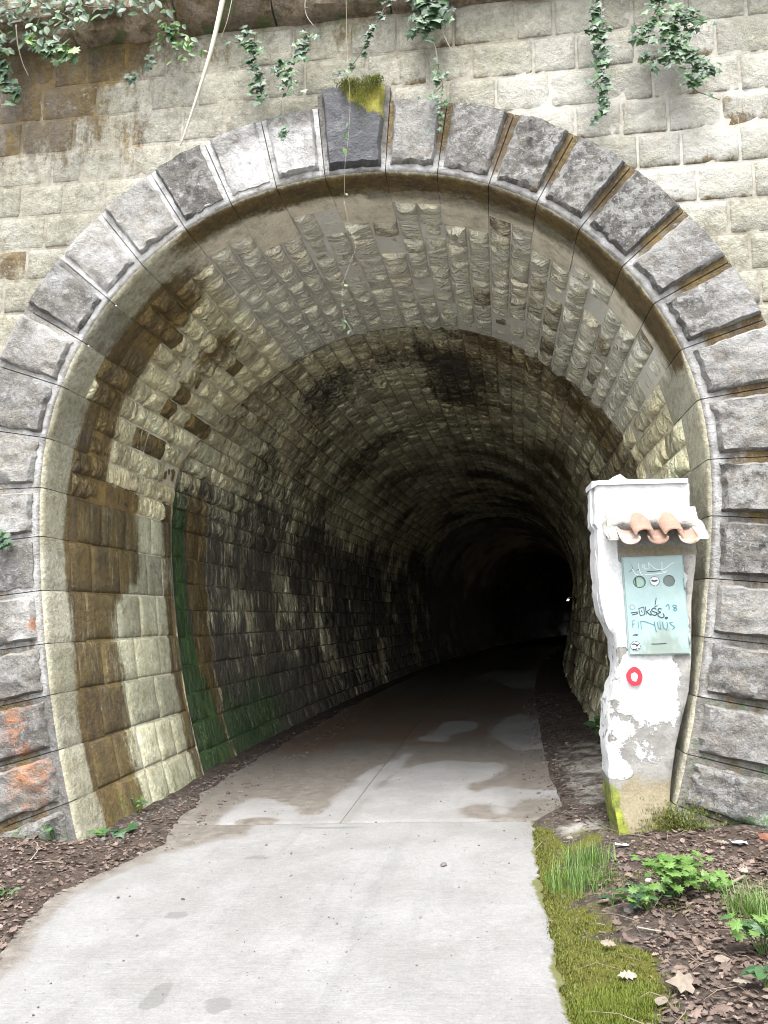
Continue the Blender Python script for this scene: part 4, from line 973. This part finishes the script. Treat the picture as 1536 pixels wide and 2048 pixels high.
stick('long thin twig on bare soil by the pillar foot', [(1170, 1640), (1200, 1662), (1240, 1680), (1290, 1690)], .003)
stick('pale curved twig on litter left of the path', [(60, 1742), (75, 1722), (72, 1708)], .004, 'pale_strand')
stick('long pale twig on litter at the left jamb foot', [(70, 1745), (100, 1740), (118, 1738)], .003, 'pale_strand')
stick('short dark twig on the moss at path edge', [(1064, 1700), (1085, 1692)], .004)
def single(label, px, size, mat='pale_leaf', kind='oak', name='fallen_leaf', cat='leaf', az=None):
    g = G(*px); az = R(0, 6.28) if az is None else az
    o = bpy.data.objects.new(name, leaf_mesh(kind, mat)); COL.objects.link(o); tag(o, label, cat)
    o.matrix_world = leaf_matrix(Vector((g.x, g.y, gsoil(g.x, g.y) + .025)), (math.cos(az), math.sin(az), .1), (R(-.3, .3), R(-.5, 0), 1), size * .72)
single('bleached dead leaf lying across the moss strip', (1235, 1912), .10, az=2.8)
single('greyish curled leaf lying on moss above the vivid cushion', (1235, 1972), .11, az=.1)
single('large pale lobed leaf on litter right of the vivid moss cushion', (1385, 1998), .13, kind='ivy')
single('tan curled leaf at bottom right of the vivid moss cushion', (1318, 2038), .12, kind='oval')
single('pale leaf on dark soil right of the light green clump', (1475, 1757), .10)
single('pale leaf beside the right edge seedling', (1510, 1998), .10)
single('small pale leaf in the middle of the litter, lower right', (1430, 1955), .10, kind='oval')
single('tan leaf on soil below the right jamb', (1430, 1700), .10)
single('orange-brown leaf on the upper part of moss strip', (1108, 1855), .045, 'litter', 'oval')
single('yellowish leaf on litter at far left', (32, 1762), .06, 'pale_leaf', 'oval')
def pebble(label, px, s, mat='white_stone', name='pebble', cat='pebble', path_=False):
    g = G(*px); buf = ([], [], []); z = gz(g.x, g.y) if path_ else gsoil(g.x, g.y); rock(buf, (g.x, g.y, z + s * .35), s)
    tag(add(name, buf[0], buf[1], M[mat], smooth=(mat == 'white_stone')), label, cat)
pebble('round white pebble between grass tuft and light green clump', (1297, 1775), .024)
pebble('small dark stone alone on the pale concrete path', (887, 1732), .022, 'gravel', 'stone', 'stone', True)
pebble('pale flat stone at the foot of left tunnel wall', (435, 1582), .035, 'gravel', 'stone', 'stone')
pebble('broken red brick piece at right edge below the jamb', (1532, 1694), .045, 'brick', 'brick_piece', 'brick')
M['litter_blue'] = plain('crumpled_wrapper', (.32, .40, .46), .12, .4); M['litter_white'] = plain('white_scrap', (.55, .55, .55), .1, .6)
def scrap(label, px, w_, d_, mat):
    g = G(*px); v = []; z = gsoil(g.x, g.y)
    for i in range(5):
        for j in range(4): v.append((g.x + (i / 4 - .5) * w_, g.y + (j / 3 - .5) * d_, z + .018 + .012 * noise.noise(Vector((i * .9, j * 1.1, px[0])))))
    tag(add('paper_scrap', v, [(i * 4 + j, i * 4 + j + 4, i * 4 + j + 5, i * 4 + j + 1) for i in range(4) for j in range(3)], M[mat], smooth=False), label, 'litter')
scrap('pale blue crumpled wrapper on soil under the right jamb', (1479, 1700), .085, .055, 'litter_blue')
scrap('small white scrap on soil in front of the pillar', (1245, 1707), .08, .03, 'litter_white')

# ------------------------------------------------------------------ meter pillar
def pillar_mat():
    m = NT('peeling_whitewash'); p = m.pos(); a = m.noise(p, 9, 8, .75); f = m.noise(p, 60, 4, .7)
    st = m.attr('stain'); r, g, b = m.sep(st.outputs['Color'])[:3]; al = st.outputs['Alpha']; j = m.math('MULTIPLY', m.math('SUBTRACT', a, .5), 1.35)
    col = m.mix(m.rng(a, .35, .65), (.10, .096, .087), (.15, .146, .135))
    col = m.mix(m.rng(m.math('ADD', al, j), .46, .54), col, m.mix(f, (.30, .30, .297), (.36, .36, .36)))
    col = m.mix(m.rng(m.math('ADD', r, j), .3, .75, 0, .85), col, m.mix(f, (.07, .052, .02), (.15, .13, .083)))
    col = m.mix(m.rng(m.math('ADD', b, j), .35, .7, 0, .8), col, (.24, .225, .2))
    col = m.mix(m.rng(m.math('ADD', g, j), .4, .65, 0, .95), col, m.mix(m.rng(a, .3, .7), (.03, .038, .006), (.13, .145, .012)))
    col = m.mix(1.0, col, m.rng(f, .25, .75, .88, 1.1, False), 'MULTIPLY')
    return m.done(col, .85, m.bump(m.math('ADD', m.math('ADD', m.math('MULTIPLY', a, .6), m.math('MULTIPLY', f, .3)), m.rng(m.math('ADD', al, j), .46, .54, 0, .35)), .012), .3)
M['pillar'] = pillar_mat()
pillar = empty('meter_pillar', (1.93, .05, .2), 'whitewashed plaster meter pillar with peeling paint and mossy foot at right of tunnel mouth', 'pillar')
PLZ = [(2.463, 1.636), (2.3, 1.632), (2.209, 1.628), (2.19, 1.644), (1.721, 1.642), (1.623, 1.659), (1.561, 1.676), (1.477, 1.72), (1.355, 1.744), (1.236, 1.733), (1.093, 1.699), (.998, 1.674), (.759, 1.658), (.62, 1.663), (.435, 1.668), (.266, 1.690), (.1, 1.70)]
PRZ = [(2.463, 2.26), (2.235, 2.25), (2.021, 2.285), (1.7, 2.235), (1.345, 2.215), (1.122, 2.19), (.946, 2.14), (.769, 2.09), (.535, 2.05), (.307, 2.02), (.1, 2.02)]
def iz(tab, z): t = tab[::-1]; return float(np.interp(z, [q[0] for q in t], [q[1] for q in t]))
def pil_stain(x, z, side):
    n = fb((x, 2.2, z), 4, 3)
    wh = .9 if z > 1.40 else .0
    if z > 1.36 and x > 2.2 and z < 2.15: wh = .1
    if 1.95 < z < 2.22 and x > 1.80: wh = .12
    if z <= 1.40:
        wh = .95 * max(0, 1 - max(abs(x - 1.95) / .22, abs(z - 1.17) / .36) ** 3) + .8 * max(0, 1 - max(abs(x - 1.70) / .15, abs(z - .84) / .34) ** 3) * (1 if (z < .9 or z > .99) else .2) + .7 * max(0, 1 - math.hypot((x - 1.80) / .16, (z - 1.22) / .14))
        if x < 1.76 and z > .55: wh = max(wh, .8)
        wh = max(wh, .62 * ss(.5, .75, z) * ss(2.12, 1.95, x))
    br = .8 * max(0, 1 - abs(z - 2.02) / .07) * (x > 1.80) + .62 * ss(.62, .4, z) + .5 * ss(1.92, 2.04, x + .25 * ss(1.0, .4, z)) * ss(.85, .5, z)
    gr = (.72 + .5 * n) * ss(.66, .46, z + .1 * n) * ss(1.78, 1.71, x + .02 * n) * ss(.25, .33, z) + .62 * ss(.46, .22, z + .1 * n)
    gy = .55 * ss(2.16, 2.24, x) * (z < 2.0) + .2 * n + (.3 if z > 2.17 and z < 2.28 else 0) * ss(1.75, 1.9, x)
    return br + .12 * n, gr, gy + .1, wh * .84 + .15 * n
vts, st, f = [], [], []
NZ, NX = 74, 20
rows = [2.463 - (2.463 - .1) * i / NZ for i in range(NZ + 1)]
for z in rows:
    xl, xr = iz(PLZ, z), iz(PRZ, z)
    ring_ = [(xl, .26)] + [(xl, .26 - .30 * q / 5) for q in range(1, 5)] + [(xl + .008, -.05)] + [(xl + (xr - xl) * q / NX, -.062) for q in range(1, NX)] + [(xr - .006, -.052), (xr, -.03), (xr, .2)]
    for j, (x, y) in enumerate(ring_):
        n = .007 * fb((x, y, z), 4, 7) + (.008 + .004 * (.95 < z < 1.6)) * fb((x, y, z), 3, 24)
        foot = .06 * ss(.55, .2, z)
        if j <= 5: x += n * 1.3
        if j >= 5: y += n - foot * (1 if j < len(ring_) - 1 else 0)
        vts.append((x, y, z)); st.append(pil_stain(x, z, j))
m_ = len(ring_)
f = [(i * m_ + j, (i + 1) * m_ + j, (i + 1) * m_ + j + 1, i * m_ + j + 1) for i in range(NZ) for j in range(m_ - 1)]
f.append(tuple(range(m_)))
add('plaster_body', vts, f, M['pillar'], pillar, {'stain': st}, sharp=32)
# cap slab, chipped at its left end
mb = MB(); v = []
capx = [1.622, 1.66, 1.74, 1.78, 1.82, 1.86, 1.95, 2.05, 2.15, 2.24]; bumpz = [-.012, 0, .004, .03, .045, .012, .004, .002, .004, .0]
for x, bz in zip(capx, bumpz):
    v += [(x, .26, 2.463), (x, -.085 + (.03 if x < 1.64 else 0), 2.463 - (.022 if x < 1.66 else 0)), (x, -.085, 2.492 + bz * .3), (x, -.02, 2.498 + bz), (x, .26, 2.497)]
f = [(i * 5 + j, i * 5 + j + 1, i * 5 + j + 6, i * 5 + j + 5) for i in range(len(capx) - 1) for j in range(4)] + [(4, 3, 2, 1, 0), tuple((len(capx) - 1) * 5 + j for j in range(5))]
add('cap', v, f, M['pillar'], pillar, {'stain': [(0, 0, .25, .7)] * len(v)}, sharp=40)
# broken corner moulding on the left face
v = []
for z in np.linspace(2.45, 1.55, 30):
    n = .006 * fb((3, 1, float(z)), 3, 7); x0 = iz(PLZ, float(z)) - .012 + n + (.012 if z < 2.2 else 0)
    v += [(x0 + .02, .10, z), (x0, .09, z), (x0, .02, z), (x0 + .02, .01, z)]
f = [(i * 4 + j, i * 4 + j + 1, i * 4 + j + 5, i * 4 + j + 4) for i in range(29) for j in range(3)]
add('corner_strip', v, f, M['pillar'], pillar, {'stain': [(0, 0, .1, .9)] * len(v)}, sharp=40)
# painted trail mark
M['red_paint'] = plain('red_paint', (.42, .018, .035), .15, .6); M['white_paint'] = plain('white_paint', (.66, .66, .65), .05, .6)
def blob(cx, cz, rx, rz, y, n=26, w_=.08, ph=0): return [(cx + rx * math.cos(t) * (1 + w_ * noise.noise(Vector((math.cos(t) * 1.5, math.sin(t) * 1.5, ph)))), y, cz + rz * math.sin(t) * (1 + w_ * noise.noise(Vector((math.cos(t) * 1.5, math.sin(t) * 1.5, ph))))) for t in [2 * math.pi * i / n for i in range(n)]]
YM = -.088
oo, ii = blob(1.847, 1.207, .052, .059, YM, w_=.1), blob(1.845, 1.207, .022, .027, YM - .0005, w_=.25, ph=3)
mk = empty('trail_mark', (1.847, YM, 1.207)); mk.parent = pillar; mk.location = Vector((1.847, YM, 1.207)) - WL[pillar]; WL[mk] = Vector((1.847, YM, 1.207))
mk['label'] = 'painted red ring trail mark with white centre'
add('red_ring', oo + ii, [(i, (i + 1) % 26, 26 + (i + 1) % 26, 26 + i) for i in range(26)], M['red_paint'], mk, smooth=False)
add('white_dot', [(x, y - .0004, z) for x, y, z in blob(1.845, 1.207, .026, .031, YM + .0012, w_=.2, ph=3)], [tuple(range(26))], M['white_paint'], mk, smooth=False)

# roof tiles over the cabinet
M['tile'] = stone_mat('terracotta', (0.114, 0.065, 0.046), (0.140, 0.088, 0.065), (0.097, 0.065, 0.049), bump=.004, grain=.35, grad=.6)
M['tile_bed'] = stone_mat('tile_mortar', (0.122, 0.117, 0.103), (0.167, 0.159, 0.145), (0.093, 0.083, 0.069), bump=.02)
canopy = empty('tile_canopy', (2.02, -.1, 2.15), 'small canopy of curved terracotta roof tiles bedded in mortar on the pillar', 'roof tiles')
def barrel(cx, up, r0, r1, z_off, x_back, k):
    """a half-round tile from the pillar face (y=-.06) to its front edge (y=-.32)"""
    v = []; th = .012; nL, nA = 7, 12
    for q in range(nL):
        t = q / (nL - 1); y = -.055 - .25 * t; zc = 2.235 - .135 * t + z_off; r = r0 + (r1 - r0) * t; x0 = cx + x_back * (1 - t)
        for lay in (0, 1):
            rr = r - th * lay
            for a in range(nA + 1):
                an = math.pi * (a / nA) * .94 + math.pi * .03; s_ = 1 if up else -1
                v.append((x0 + rr * math.cos(an), y, zc + s_ * rr * .72 * math.sin(an)))
    w_ = nA + 1; f = []
    for q in range(nL - 1):
        for a in range(nA):
            o0, o1 = q * 2 * w_ + a, (q + 1) * 2 * w_ + a
            f += [(o0, o0 + 1, o1 + 1, o1), (o0 + w_, o1 + w_, o1 + w_ + 1, o0 + w_ + 1)]
        for a in (0, nA): o0, o1 = q * 2 * w_ + a, (q + 1) * 2 * w_ + a; f.append((o0, o1, o1 + w_, o0 + w_))
    for q in (0, nL - 1):
        for a in range(nA): o0 = q * 2 * w_ + a; f.append((o0, o0 + 1, o0 + w_ + 1, o0 + w_))
    dn = [.3 * fb(p, 2, 6) for p in v]
    add('roof_tile', v, f, M['tile'], canopy, {'stain': [(.12 + d, .1, .1 + d, .15 + d + (.2 if k else 0)) for d in dn], 'rnd': [random.random()] * len(v)}, sharp=40)
tx = [at(520 * .15625 + 1180, 1085, -.3).x, at(880 * .15625 + 1180, 1085, -.3).x, at(1280 * .15625 + 1180, 1085, -.3).x]
for i, x in enumerate(tx): barrel(x, False, .066, .064, -.012, .0, i != 1)
for i in range(2): barrel((tx[i] + tx[i + 1]) / 2 + .005, True, .070, .062, .0, -.004, False)
v, st = [], []
for i in range(26):                         # lumpy mortar fillet above and beside the tiles
    x = 1.705 + .58 * i / 25; e = 1 - abs(i / 25 - .5) * 2
    for j, (y, z) in enumerate(((-.05, 2.31), (-.075, 2.295), (-.10, 2.262), (-.13, 2.232), (-.15, 2.19), (-.07, 2.14))):
        n = .018 * fb((x, y, z), 4, 9); w2 = .014 * math.sin((x - tx[0]) * 2 * math.pi / .19 + 2)
        v.append((x, y + n * (j > 0), z + (n + w2 - .02 * (1 - e)) * (j > 0))); st.append((.2 + 6 * n, .1, .1, .3 + 8 * n))
add('mortar_bed', v, [(i * 6 + j, i * 6 + j + 1, i * 6 + j + 7, i * 6 + j + 6) for i in range(25) for j in range(5)], M['tile_bed'], canopy, {'stain': st, 'rnd': [.6] * len(v)})
for xm, sg in ((1.735, -1), (2.27, 1)):      # mortar lumps filling the end pans
    v = []
    for i in range(9):
        t = i / 8; y = -.07 - .18 * t; zc = 2.215 - .12 * t
        for a in range(9):
            an = math.pi * a / 8; rr = .05 * (1 - .35 * t); n = .014 * fb((xm, y, a * .3), 3, 11); v.append((xm + (rr + n) * math.cos(an) * 1.1, y, zc - .02 + (rr + n) * .62 * math.sin(an)))
    add('mortar_lump', v, [(i * 9 + a, i * 9 + a + 1, i * 9 + a + 10, i * 9 + a + 9) for i in range(8) for a in range(8)] + [tuple(range(72, 81))], M['tile_bed'], canopy, {'stain': [(.2, .1, .05, .25)] * len(v), 'rnd': [.7] * len(v)})

# meter cabinet
def cab_mat():
    m = NT('pale_green_enamel'); p = m.n('TexCoord').outputs['Object']; a = m.noise(p, 9, 5, .7); f = m.noise(m.scale(p, (40, 40, 14)), 1.0, 4, .7)
    sx = m.n('SeparateXYZ', None, Vector=p).outputs
    col = m.mix(m.rng(a, .35, .65), (.128, .182, .178), (.15, .205, .2))
    d = m.math('ADD', m.math('SUBTRACT', m.math('MULTIPLY', m.math('ABSOLUTE', m.math('SUBTRACT', sx[0], .03)), -4.2), m.math('MULTIPLY', sx[2], 3.6)), m.math('MULTIPLY', m.math('SUBTRACT', f, .5), 1.5))
    col = m.mix(m.rng(d, .12, .75, 0, .7), col, m.mix(a, (.07, .08, .06), (.115, .13, .105)))
    return m.done(col, .4, None, .4)
M['enamel'] = cab_mat(); M['enamel_frame'] = plain('frame_enamel', (.30, .40, .385), .2, .5); M['ink'] = plain('dark_marker', (.006, .03, .045), .3, .5); M['teal_ink'] = plain('teal_marker', (.03, .17, .21), .3, .5)
M['scratch'] = plain('white_scratch', (.66, .72, .72), .05, .6); M['black'] = plain('black_print', (.025, .025, .03), .2, .5); M['grey_disc'] = plain('grey_cover', (.13, .155, .148), .12, .6)
M['inside'] = plain('cabinet_inside', (.05, .07, .05), .3, .8); M['sticker'] = plain('white_sticker', (.6, .62, .62), .04, .5)
gl = NT('meter_glass'); gl.set(gl.b.inputs['Base Color'], (.12, .20, .16, 1)); gl.set(gl.b.inputs['Roughness'], .08); M['glass'] = gl.m
cab = empty('meter_cabinet', (1.9985, -.072, 1.664), 'pale mint metal meter cabinet with marker graffiti set into the white pillar', 'cabinet', rot=(0, math.radians(-1.8), 0))
CW, CH = .385, .636
def lz(zx, zy):                              # zoomed photograph of the door -> door coordinates
    v = (zy - 110) / 1775; l, r = 115 + 170 * v, 1250 + 95 * v; return ((zx - l) / (r - l) - .5) * CW, (.5 - v) * CH
YD = -.022
def door_mesh():
    mb = MB(); hx, hz = CW / 2 - .008, CH / 2 - .008
    c1, c2 = lz(450, 570), lz(985, 565); r = .0375; q = .05
    xs_ = [-hx, c1[0] - q, c1[0] + q, c2[0] - q, c2[0] + q, hx]; zs_ = [-hz, c1[1] - q, c1[1] + q, hz]
    for i in range(5):
        for j in range(3):
            x0, x1, z0, z1 = xs_[i], xs_[i + 1], zs_[j], zs_[j + 1]
            if j == 1 and i in (1, 3):
                cx = (c1, c2)[i == 3][0]; cz = c1[1]; N = 32; v = []
                for k in range(N):
                    t = 2 * math.pi * k / N + .0001; ct, st_ = math.cos(t), math.sin(t); m_ = q / max(abs(ct), abs(st_)); v += [(cx + ct * r, YD, cz + st_ * r), (cx + ct * m_, YD, cz + st_ * m_), (cx + ct * r, YD + .02, cz + st_ * r)]
                mb += (v, [(3 * k, 3 * k + 1, 3 * ((k + 1) % N) + 1, 3 * ((k + 1) % N)) for k in range(N)] + [(3 * k, 3 * ((k + 1) % N), 3 * ((k + 1) % N) + 2, 3 * k + 2) for k in range(N)])
            else: mb += ([(x0, YD, z0), (x1, YD, z0), (x1, YD, z1), (x0, YD, z1)], [(0, 1, 2, 3)])
    e = [(-hx, -hz), (hx, -hz), (hx, hz), (-hx, hz)]
    mb += ([(x, YD, z) for x, z in e] + [(x, YD + .018, z) for x, z in e], [(i, i + 4, (i + 1) % 4 + 4, (i + 1) % 4) for i in range(4)])
    return mb, c1, c2
dm, c1, c2 = door_mesh()
door = dm.out('door', M['enamel'], cab, local=True, smooth=False); WL[door] = Vector((0, 0, 0))
mb = MB()
for a in ((-CW / 2, -CW / 2 + .013, -CH / 2, CH / 2), (CW / 2 - .013, CW / 2, -CH / 2, CH / 2), (-CW / 2 + .0135, CW / 2 - .0135, CH / 2 - .013, CH / 2), (-CW / 2 + .0135, CW / 2 - .0135, -CH / 2, -CH / 2 + .013)):
    mb += box(a[0], a[1], -.014, .05, a[2], a[3])
mb.out('frame', M['enamel_frame'], cab, local=True, smooth=False)
add('cabinet_box', *box(-CW / 2 + .016, CW / 2 - .016, .0, .06, -CH / 2 + .016, CH / 2 - .016), M['inside'], cab, local=True, smooth=False)
for zz in (.13, -.22): add('hinge', *tube([(CW / 2 - .004, -.026, zz - .035), (CW / 2 - .004, -.026, zz + .035)], .006, .006, 8), M['enamel_frame'], cab, local=True)
def disc(cx, cz, r, y, n=32): return [(cx + r * math.cos(2 * math.pi * k / n), y, cz + r * math.sin(2 * math.pi * k / n)) for k in range(n)], [tuple(range(n))]
def annulus(cx, cz, r0, r1, y, n=40, skip=None):
    v = []; f = []
    for k in range(n): t = 2 * math.pi * k / n; v += [(cx + r0 * math.cos(t), y, cz + r0 * math.sin(t)), (cx + r1 * math.cos(t), y, cz + r1 * math.sin(t))]
    for k in range(n):
        if skip and skip(k): continue
        k2 = (k + 1) % n; f.append((2 * k, 2 * k + 1, 2 * k2 + 1, 2 * k2))
    return v, f
def part(name, vf, mat, par=door): return add(name, vf[0], vf[1], M[mat], par, local=True, smooth=False)
wn = part('meter_window', disc(c1[0], c1[1], .0372, YD + .012), 'glass')
part('rim', annulus(c1[0], c1[1], .0350, .0395, YD - .0008), 'black', wn)
part('meter_rod', box(c1[0] - .024, c1[0] - .019, YD + .004, YD + .008, c1[1] - .026, c1[1] + .026), 'black', wn)
part('blanked_opening', disc(c2[0], c2[1], .0374, YD + .006), 'grey_disc')
YI = YD - .0016
def ribbon(strokes, w_, y=YI):
    mb = MB()
    for s_ in strokes:
        P = [Vector((q[0], 0, q[1])) for q in (lz(*z) for z in s_)]
        if len(P) > 2: P = smooth_path(P, 5)
        v = []
        for i, p in enumerate(P):
            d = (P[min(i + 1, len(P) - 1)] - P[max(i - 1, 0)]).normalized(); n = Vector((-d.z, 0, d.x)) * w_ * .72 * (1 - .25 * (i in (0, len(P) - 1))); v += [(p.x - n.x, y, p.z - n.z), (p.x + n.x, y, p.z + n.z)]
        mb += (v, [(2 * i, 2 * i + 1, 2 * i + 3, 2 * i + 2) for i in range(len(P) - 1)]); y -= .0001
    return mb.v, mb.f
part('scratched_writing', ribbon([[(300, 260), (320, 340), (370, 420), (420, 445)], [(430, 230), (440, 330), (480, 430), (510, 440)], [(500, 260), (545, 270), (540, 305), (500, 300), (495, 265)], [(630, 330), (610, 225), (650, 270), (740, 340), (850, 360), (860, 220)], [(850, 370), (940, 330), (1020, 270), (1090, 240)], [(540, 320), (550, 340), (620, 340)], [(545, 440), (700, 440), (940, 420)], [(870, 390), (900, 410), (960, 380)]], .0034), 'scratch')
part('dark_scratches', ribbon([[(258, 375), (310, 358)], [(300, 255), (318, 330)], [(385, 358), (440, 345)], [(585, 388), (700, 390), (840, 378)]], .0032, YI - .001), 'ink')
part('marker_writing', ribbon([[(300, 1125), (350, 1118), (432, 1112)], [(325, 1160), (370, 1150), (430, 1138)], [(440, 1050), (470, 1180)], [(440, 1050), (530, 1022)], [(530, 1022), (545, 1160)], [(470, 1180), (545, 1160)], [(485, 1085), (505, 1125)],
     [(560, 1020), (575, 1160)], [(640, 1070), (580, 1110)], [(580, 1110), (660, 1175), (650, 1100)], [(755, 1075), (705, 1050), (670, 1090), (720, 1120), (765, 1140), (735, 1180), (680, 1165)],
     [(850, 1075), (800, 1060), (785, 1100), (830, 1130), (785, 1150), (790, 1195), (850, 1225), (890, 1200), (870, 1150)], [(915, 1220), (950, 1225), (935, 1245), (910, 1240), (915, 1218)], [(720, 1035), (775, 1005)], [(752, 870), (730, 1000)]], .0042), 'ink')
part('marker_number', ribbon([[(920, 1030), (965, 995), (980, 1040), (978, 1090)], [(1110, 1015), (1060, 1010), (1050, 1040), (1100, 1065), (1115, 1095), (1080, 1115), (1060, 1090), (1095, 1055), (1112, 1020)]], .0036), 'teal_ink')
part('marker_name', ribbon([[(375, 1262), (325, 1270)], [(325, 1270), (345, 1400)], [(330, 1330), (375, 1320)], [(430, 1275), (440, 1405)], [(475, 1275), (495, 1420)], [(475, 1280), (560, 1290), (730, 1360)], [(715, 1290), (740, 1430), (760, 1480)], [(770, 1300), (790, 1400), (830, 1440)], [(815, 1290), (830, 1440)], [(860, 1300), (880, 1400), (930, 1450)], [(940, 1300), (945, 1380), (930, 1450)], [(1040, 1315), (985, 1320), (1020, 1360), (1070, 1400), (1030, 1440)]], .0032), 'teal_ink')
part('marker_scribble', ribbon([[(345, 1530), (370, 1515), (385, 1528), (400, 1505), (410, 1530), (435, 1510)]], .0036), 'ink')
part('scratch_mark', ribbon([[(670, 1688), (780, 1690), (930, 1683)]], .0038), 'ink')
sc = lz(725, 565)
stk = part('round_sticker', disc(sc[0], sc[1], .031, YI), 'sticker'); stk['label'] = 'round white sticker with dark ring and small squiggle'
part('sticker_ring', annulus(sc[0], sc[1], .0275, .0305, YI - .0008, 40, lambda k: k % 13 == 4), 'black', stk)
part('sticker_mark', ribbon([[(668, 548), (695, 560), (722, 566), (750, 560), (775, 552)]], .0075, YI - .0012), 'black', stk)
sc2 = lz(325, 1022); s2 = part('small_sticker', annulus(sc2[0], sc2[1], .0145, .0165, YI), 'grey_disc')
part('sticker_dot', disc(sc2[0], sc2[1], .006, YI), 'scratch', s2)
sc3 = lz(393, 1718); s3 = part('stamp_sticker', disc(sc3[0], sc3[1], .0315, YI), 'sticker'); s3['label'] = 'round stamp-like sticker with broken black rim'
part('stamp_rim', annulus(sc3[0], sc3[1], .0275, .0315, YI - .0008, 44, lambda k: k % 5 == 1), 'black', s3)
part('stamp_print', ribbon([[(330, 1690), (370, 1680), (420, 1700), (450, 1690)], [(400, 1720), (440, 1715)], [(350, 1770), (390, 1775), (420, 1765)], [(430, 1760), (450, 1755)]], .006, YI - .0012), 'black', s3)

# ------------------------------------------------------------------ deep in the tunnel
M['lamp'] = bpy.data.materials.new('lamp_bulb'); M['lamp'].use_nodes = True
_b = M['lamp'].node_tree.nodes['Principled BSDF']; _b.inputs['Emission Color'].default_value = (1, .95, .85, 1); _b.inputs['Emission Strength'].default_value = 14
M['lamp_metal'] = plain('lamp_metal', (.1, .1, .1), .2, .5)
d = RGT * (1136 - 768) - UPV * (1200 - 1024) + FWD * FPX; lp = CAM_POS + d * ((30 - CAM_POS.y) / d.y)
lamp = empty('wall_lamp', lp, 'tiny distant lamp glowing white deep in the dark tunnel', 'lamp')
v = [(lp.x + .036 * math.sin(a) * math.cos(b), lp.y + .036 * math.sin(a) * math.sin(b), lp.z + .036 * math.cos(a)) for a in [math.pi * i / 8 for i in range(9)] for b in [2 * math.pi * j / 12 for j in range(12)]]
add('bulb', v, [(i * 12 + j, i * 12 + (j + 1) % 12, (i + 1) * 12 + (j + 1) % 12, (i + 1) * 12 + j) for i in range(8) for j in range(12)], M['lamp'], lamp)
wx = xc(30) + 2.42
add('bracket', *tube([lp + Vector((0, .03, .07)), lp + Vector((.06, .06, .12)), Vector((wx, 30.1, lp.z + .1))], .014, .018, 8), M['lamp_metal'], lamp)
M['crust'] = plain('mineral_crust', (.62, .62, .58), .3, .6)
def hit_vault(zx, zy):
    d = RGT * (zx - 768) - UPV * (zy - 1024) + FWD * FPX
    for i in range(2000):
        t = .5 + i * .02; p = CAM_POS + d * ((t - CAM_POS.y) / d.y); q, _ = sdist([(p.x - xc(t), p.z)])
        if q[0] > .03: return p
for i, (zx, zy, lab) in enumerate(((1057, 931, 'small white mineral crust, left of a pair on the dark vault'), (1074, 933, 'small white mineral crust, right of a pair on the dark vault'), (1076, 1016, 'tiny white mineral crust deeper in the vault, left of two'), (1089, 1017, 'tiny white mineral crust deeper in the vault, right of two'))):
    p = hit_vault(zx, zy); buf = ([], [], [])
    for _ in range(6): rock(buf, (p.x + R(-.06, .06), p.y + R(-.12, .12), p.z - .03 + R(-.05, .03)), R(.02, .035) if i < 2 else R(.015, .025))
    tag(add('mineral_crust', buf[0], buf[1], M['crust'], smooth=False), lab, 'crust')
